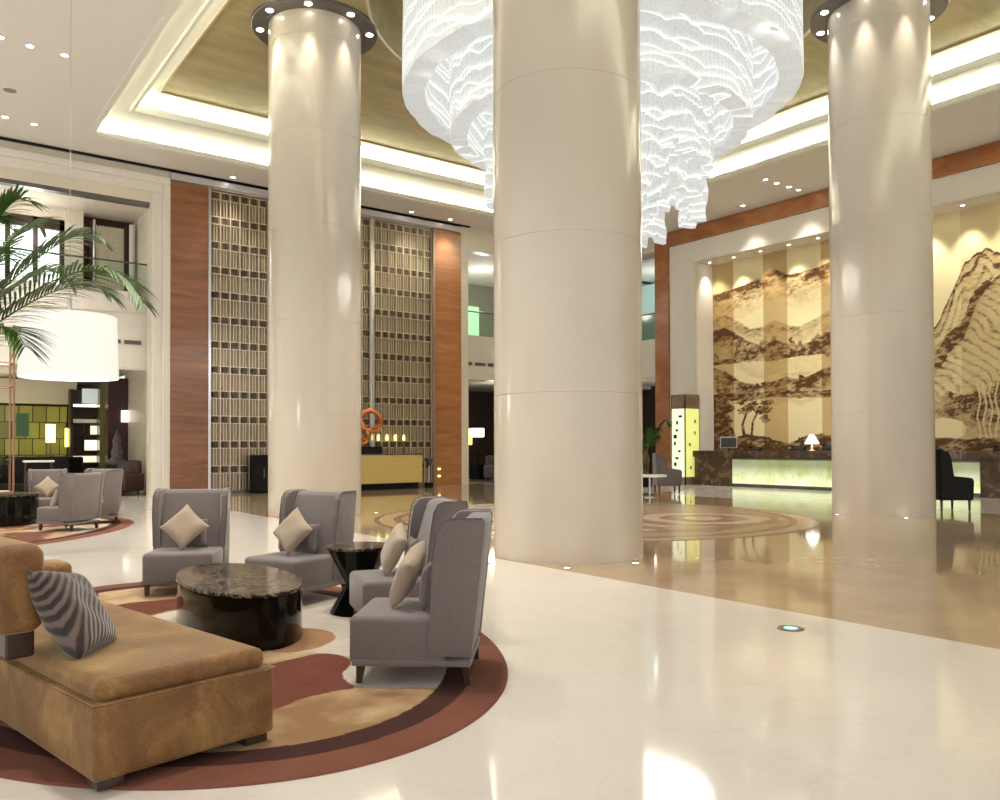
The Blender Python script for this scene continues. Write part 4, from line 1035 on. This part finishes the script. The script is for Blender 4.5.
# drum pendant lamp
d = 13.0; xc = (69 - 500) / f_px * d
px_, py_ = cos(yaw) * xc + sin(yaw) * d, -sin(yaw) * xc + cos(yaw) * d
t = thing('pendant_lamp', 'huge glowing white drum pendant lamp hanging over the left lounge', 'lamp', (px_, py_, 0))
zb, zt_ = 1.5 + (446 - 376) / f_px * d, 1.5 + (446 - 314) / f_px * d
bm = BM(); lathe(bm, [(.715, zb), (.705, zb), (.675, zt_), (.685, zt_)], 64, closed=True); obj('drum_shade', bm, M['shade_white'], t, 40)
bm = BM(); cyl(bm, 0, 0, zb + .015, zb + .03, .70, 48); obj('diffuser', bm, M['shade_diff'], t)
bm = BM(); lathe(bm, [(.0, zt_ - .02), (.67, zt_ - .02), (.675, zt_ + .005), (0, zt_ + .03)], 48); obj('shade_top', bm, M['shade_white'], t)
bm = BM(); cyl(bm, 0, 0, zt_, zt_ + .33, .035, 12); obj('stem', bm, M['chrome'], t)
bm = BM(); cyl(bm, 0, 0, zt_ + .3, H, .004, 6); cyl(bm, 0, 0, H - .04, H, .07, 16); obj('cable', bm, M['chrome'], t)

# ------------------------------------------------------------------ palms
def frond(bm, base, az, length, rise, droop, nl=34, ll=.55, w=.016, twist=0.0):
    pts = []; nseg_ = 22
    for i in range(nseg_ + 1):
        s = i / nseg_; r = length * (s ** .92) * (.55 + .45 * s) if False else length * sin(s * 1.25) / sin(1.25) * .92
        z = rise * sin(min(1, s * 1.05) * pi / 2) - droop * s ** 2.6
        pts.append(Vector((base[0] + r * cos(az), base[1] + r * sin(az), base[2] + z)))
    tube(bm, pts, [.012 * (1 - .8 * i / nseg_) for i in range(nseg_ + 1)], 5)
    for k in range(nl):
        s = .18 + .82 * k / nl; f = s * nseg_; i = min(int(f), nseg_ - 1); p = pts[i].lerp(pts[i + 1], f - i)
        tdir = (pts[i + 1] - pts[i]).normalized(); side = tdir.cross(Vector((0, 0, 1))).normalized()
        L_ = ll * (.45 + .75 * sin(pi * min(1, s * .95 + .05))) * random.uniform(.85, 1.1)
        for sg in (-1, 1):
            dr = (side * sg * .85 + tdir * .65 + Vector((0, 0, .12 + random.uniform(-.1, .1)))).normalized()
            prev = None; m_ = 5; n_ = dr.cross(Vector((0, 0, 1))).normalized()
            for q in range(m_ + 1):
                u = q / m_; c_ = p + dr * L_ * u + Vector((0, 0, -.30 * L_ * u * u)); ww = w * (sin(pi * min(1, u * .9 + .12)) + .05) * (1 if q < m_ else .1)
                a, b, m2 = bm.verts.new(c_ + n_ * ww), bm.verts.new(c_ - n_ * ww), bm.verts.new(c_ + Vector((0, 0, -.35 * ww)))
                if prev: bm.faces.new((prev[0], prev[2], m2, a)); bm.faces.new((prev[2], prev[1], b, m2))
                prev = (a, b, m2)
def palm(loc, label, fr, pot_r=.3, pot_h=.55, stem_h=1.9, m=None, ll=.5, w=.016, nl=34):
    t = thing('potted_palm', label, 'plant', loc)
    bm = BM(); lathe(bm, [(0, 0), (pot_r * .75, 0), (pot_r, pot_h), (pot_r * .9, pot_h), (pot_r * .85, pot_h - .06), (0, pot_h - .06)], 32); obj('pot', bm, M['black'], t, 40)
    bm = BM()
    for k in range(5):
        a = k * 1.3; tube(bm, [(.08 * cos(a), .08 * sin(a), pot_h - .08), (.12 * cos(a), .12 * sin(a), pot_h + (stem_h - pot_h) * .6), (.05 * cos(a), .05 * sin(a), stem_h)], [.035, .028, .02], 8)
    obj('stem', bm, M['trunk'], t)
    for (az, L_, ri, dp, z0) in fr:
        bm = BM(); frond(bm, (0, 0, z0), az, L_, ri, dp, nl=nl, ll=ll, w=w); obj('frond', bm, m or M['green'], t, 'full')
    return t
ar = atan2(rt.y, rt.x)      # azimuth of camera right
palm((.10, 9.30, 0), 'tall feathery green palm reaching in at the upper left', [
    (ar - .05, 2.45, 1.55, .75, 2.0), (ar + .30, 1.75, 1.70, .15, 2.0), (ar - .45, 1.55, 1.45, .35, 2.0), (ar + .9, 1.3, 2.0, .1, 1.9), (ar + .12, 1.95, 1.25, .30, 2.0),
    (ar - .15, 1.35, .95, .45, 1.9), (ar + .55, 1.45, 1.45, .25, 2.0), (ar - .3, 1.2, 1.7, .2, 2.0), (ar - 1.2, 1.6, 1.6, .5, 1.9), (ar + 1.9, 1.6, 1.6, .8, 1.9), (ar + 3.0, 1.6, 1.4, .8, 1.9), (ar - 2.1, 1.6, 1.5, .8, 1.9), (ar + .2, 1.1, 2.0, .05, 1.9)], ll=.46, w=.011, nl=48)
palm((22.3, 21.0, 0), 'bushy green potted palm beyond the centre column near the glowing tower', [(k * 1.05 + .3, .75 + .15 * (k % 2), .8 + .3 * (k % 3), .35, 1.25) for k in range(10)], .3, .5, 1.3, M['green'], .42, .05, 22)
t = palm((1.62, 18.8, .66 + RZ), 'small green plant inside the copper pole frame on the drum table', [(k * 1.05, .26, .5, .2, .25) for k in range(8)], .12, .2, .35, M['green_dark'], .22, .02, 10)

# ------------------------------------------------------------------ gold desk by the screen
t = thing('gold_console_desk', 'gold fronted reception console on a dark plinth before the lattice screen', 'desk', (12.2, 25.55, 0))
bm = BM(); box(bm, 0, 3.3, 0, .75, .22, 1.22, .01); obj('gold_front', bm, M['gold'], t)
bm = BM(); box(bm, .1, 3.2, .12, .7, 0, .22); obj('plinth', bm, M['black_matt'], t)
bm = BM(); box(bm, -.02, 3.32, -.02, .78, 1.22, 1.26, .005); obj('counter_top', bm, M['dark_metal'], t)
t = thing('ring_sculpture', 'orange copper sculpture of looping ribbon rings above the gold console', 'sculpture', (13.55, 25.95, 1.26))
bm = BM(); box(bm, -.75, .45, -.15, .15, 0, .26, .01); obj('black_base', bm, M['black_matt'], t)
for (x, z, r_, ph, nm) in ((.05, 1.15, .40, .3, 'upper_ring'), (-.42, .66, .34, 1.1, 'lower_ring')):
    for q in range(3):
        pts = []
        for i in range(40):
            a = 2 * pi * i / 40; pts.append((x + r_ * cos(a), .12 * sin(2 * a + q * 1.6 + ph), z + r_ * (1 - .10 * q) * sin(a) + .04 * sin(3 * a + q * 2)))
        bm = BM(); tube(bm, pts, .07, 8, True); obj(nm, bm, M['copper_red'], t, 'full')
bm = BM(); tube(bm, [(-.3, 0, .2), (-.32, 0, .5), (-.28, 0, .75)], .015, 6); obj('support_rod', bm, M['copper'], t)
for x in (14.2, 14.55, 14.9, 15.25):  # stands and glows put in for reflections of small lamps in the screen
    t = thing('lamp_reflection', 'small yellow glow behind the gold console standing in for a reflected lamp', 'light', (x, 26.45, 0), 0, 'row of small reflected lamp glows behind the gold console')
    bm = BM(); cyl(bm, 0, 0, 0, 1.72, .02, 6); obj('stand', bm, M['dark_metal'], t)
    bm = BM(); lathe(bm, [(0, 1.74), (.04, 1.75), (.045, 1.84), (.03, 1.94), (0, 1.95)], 12); obj('glint_bead', bm, M['yellow_glow'], t, 50)
t = thing('stanchion', 'dark slim stand with glinting stem at the right end of the gold console', 'stand', (16.0, 25.9, 0))
bm = BM(); box(bm, -.13, .13, -.1, .1, 0, .18, .01); obj('foot', bm, M['black_matt'], t)
bm = BM(); cyl(bm, 0, 0, .18, .85, .025, 8); obj('stem', bm, M['chrome'], t)
bm = BM(); lathe(bm, [(0, .8), (.06, .8), (.17, 1.05), (.17, 1.08), (0, 1.08)], 16); obj('bowl', bm, M['dark_metal'], t, 50)
for z, lab in ((.35, 'lower'), (.62, 'upper')):
    bm = BM(); cyl(bm, 0, 0, 0, .06, .05, 12); o = obj('uplight', bm, M['yellow_glow'], loc=(16.95, 26.69, z)); tag(o, '%s of two small yellow lights at the foot of the orange-brown veneer panel' % lab, 'light')
t = thing('dark_opening_block', 'black block standing in for the dark opening at the lattice screen left of the column', 'cabinet', (9.55, 26.2, 0))  # black cabinet-shaped block put in for the dark doorway at the screen foot
bm = BM(); box(bm, 0, 1.2, 0, .5, .05, 1.25, .01); obj('body', bm, M['black_matt'], t)
for x in (.02, .61):
    bm = BM(); box(bm, x, x + .57, -.02, 0, .1, 1.2); dd = obj('door', bm, M['black_matt'], t)
    bm = BM(); box(bm, x + .26, x + .30, -.04, -.02, .5, .8); obj('handle', bm, M['dark_metal'], dd)
bm = BM(); box(bm, 0, 1.2, .05, .45, 0, .05); obj('plinth', bm, M['black_matt'], t)

# ------------------------------------------------------------------ chairs near the desks
def wing_chair(loc, rz, label, m, h):
    t = thing('wing_chair', label, 'armchair', loc, rz)
    bm = BM(); box(bm, -.36, .36, -.36, .3, .25, .55, .05, 3); obj('seat', bm, m, t, 40)
    bm = BM(); extr(bm, [(.12, .3), (.18, .9), (.24, h - .05), (.32, h), (.42, h - .02), (.40, .25)], -.38, .38); bmesh.ops.bevel(bm, geom=list(bm.edges), offset=.02, segments=2, affect='EDGES'); obj('backrest', bm, m, t, 40)
    for s in (-1, 1):
        bm = BM(); extr(bm, [(-.36, .25), (-.38, .70), (-.33, .76), (.10, .78), (.12, h - .22), (.2, h - .06), (.40, h - .04), (.40, .25)], s * .44 if s < 0 else .34, -.34 if s < 0 else .44)
        bmesh.ops.bevel(bm, geom=list(bm.edges), offset=.02, segments=2, affect='EDGES'); obj('wing_arm', bm, m, t, 40)
        for q in (-.3, .33):
            bm = BM(); cyl(bm, s * .36, q, 0, .27, .022, 8, .034); obj('leg', bm, M['dark_wood'], t)
    return t
wing_chair((19.62, 9.05, 0), radians(53), 'black high backed wing chair silhouetted before the glowing desk at far right', M['black_matt'], 1.42)
wing_chair((19.95, 17.85, 0), radians(53), 'dark grey armchair right of the centre column near the reception desk', M['fabric_dark'], 1.28)
t = thing('round_table', 'round white topped table peeking out right of the centre column', 'table', (17.95, 16.75, 0))
bm = BM(); cyl(bm, 0, 0, .60, .66, .50, 40); obj('table_top', bm, M['white'], t, 40)
bm = BM(); lathe(bm, [(0, 0), (.25, 0), (.25, .02), (.03, .05), (.03, .60), (0, .60)], 24); obj('pedestal', bm, M['chrome'], t, 40)

# ------------------------------------------------------------------ lights
def area(loc, sx_, sy_, power, direction, color=(1, .95, .86), name='area'):
    L = bpy.data.lights.new(name, 'AREA'); L.shape = 'RECTANGLE'; L.size = sx_; L.size_y = sy_; L.energy = power; L.color = color
    o = bpy.data.objects.new(name, L); C.objects.link(o); o.location = loc
    o.rotation_euler = Vector(direction).to_track_quat('-Z', 'Y').to_euler(); return o
# LED strips hidden in the two cove recesses (lie on the lip, face up and outwards)
lx, ly = X2 - X1, Y1 - Y0
def strips(off, z, power, tiltv):
    for (cx, cy, sx_, sy_, dx, dy) in ((X1 + off, (Y0 + Y1) / 2, 0, ly - 2 * off, -1, 0), (X2 - off, (Y0 + Y1) / 2, 0, ly - 2 * off, 1, 0), ((X1 + X2) / 2, Y1 - oy(off), lx - 2 * off, 0, 0, 1), ((X1 + X2) / 2, Y0 + off, lx - 2 * off, 0, 0, -1)):
        L = bpy.data.lights.new('cove_strip', 'AREA'); L.shape = 'RECTANGLE'; L.energy = power * max(sx_, sy_) / 20; L.color = (1, .98, .84)
        o = bpy.data.objects.new('cove_strip', L); C.objects.link(o); o.location = (cx, cy, z)
        d_ = Vector((dx, dy, tiltv)).normalized(); xa = Vector((0, 1, 0)) if dx else Vector((1, 0, 0)); za = -d_; ya = za.cross(xa)
        o.matrix_world = Matrix.Translation((cx, cy, z)) @ Matrix((xa, ya, za)).transposed().to_4x4()
        L.size = max(sx_, sy_); L.size_y = .06
strips(-.03, H + .17, 360, .9)
strips(.80, 10.84, 300, .9)
# chandelier's own lamps
for (z, p_, r_) in ((5.95, 240, 2.4),):
    L = bpy.data.lights.new('chandelier_lamp', 'AREA'); L.shape = 'DISK'; L.size = 2 * r_; L.energy = p_; L.color = (1, .98, .93)
    o = bpy.data.objects.new('chandelier_lamp', L); C.objects.link(o); o.location = (CX, CY_, z if z < 9 else z); o.parent = None
for (x, y, z, p, c_) in ((px_, py_, zb - .1, 40, (1, .93, .82)), (3.0, 32, 2.9, 35, (1, .9, .6)), (0.5, 29, 3.4, 25, (1, .9, .7)), (22, 30, 3.6, 25, (1, .9, .7)), (3.5, 29, 8.4, 28, (1, .95, .85)), (21, 29.5, 8.3, 45, (1, .97, .85)), (27.5, 25, 8.3, 30, (.9, 1, .95)), (27.5, 25, 3.6, 15, (1, .9, .75))):  # added fill points without fixtures for lounge and galleries; first is the pendant's light
    L = bpy.data.lights.new('pendant_and_fill', 'POINT'); L.energy = p; L.color = c_; L.shadow_soft_size = .3
    o = bpy.data.objects.new('pendant_and_fill', L); C.objects.link(o); o.location = (x, y, z)

# world: even fill added in place of the unbuilt lobby behind the camera
w = bpy.data.worlds.new('world'); SC.world = w; w.use_nodes = True
bg = w.node_tree.nodes['Background']; bg.inputs[0].default_value = (1, .98, .95, 1); bg.inputs[1].default_value = .74

SC.view_settings.view_transform = 'Standard'; SC.view_settings.look = 'None'; SC.view_settings.gamma = 1; SC.view_settings.exposure = .66
SC.view_settings.use_curve_mapping = False
SC.cycles.use_denoising = True; SC.cycles.max_bounces = 7; SC.cycles.diffuse_bounces = 4; SC.cycles.glossy_bounces = 4; SC.cycles.transmission_bounces = 6
SC.cycles.caustics_reflective = False; SC.cycles.caustics_refractive = False; SC.cycles.sample_clamp_indirect = 6
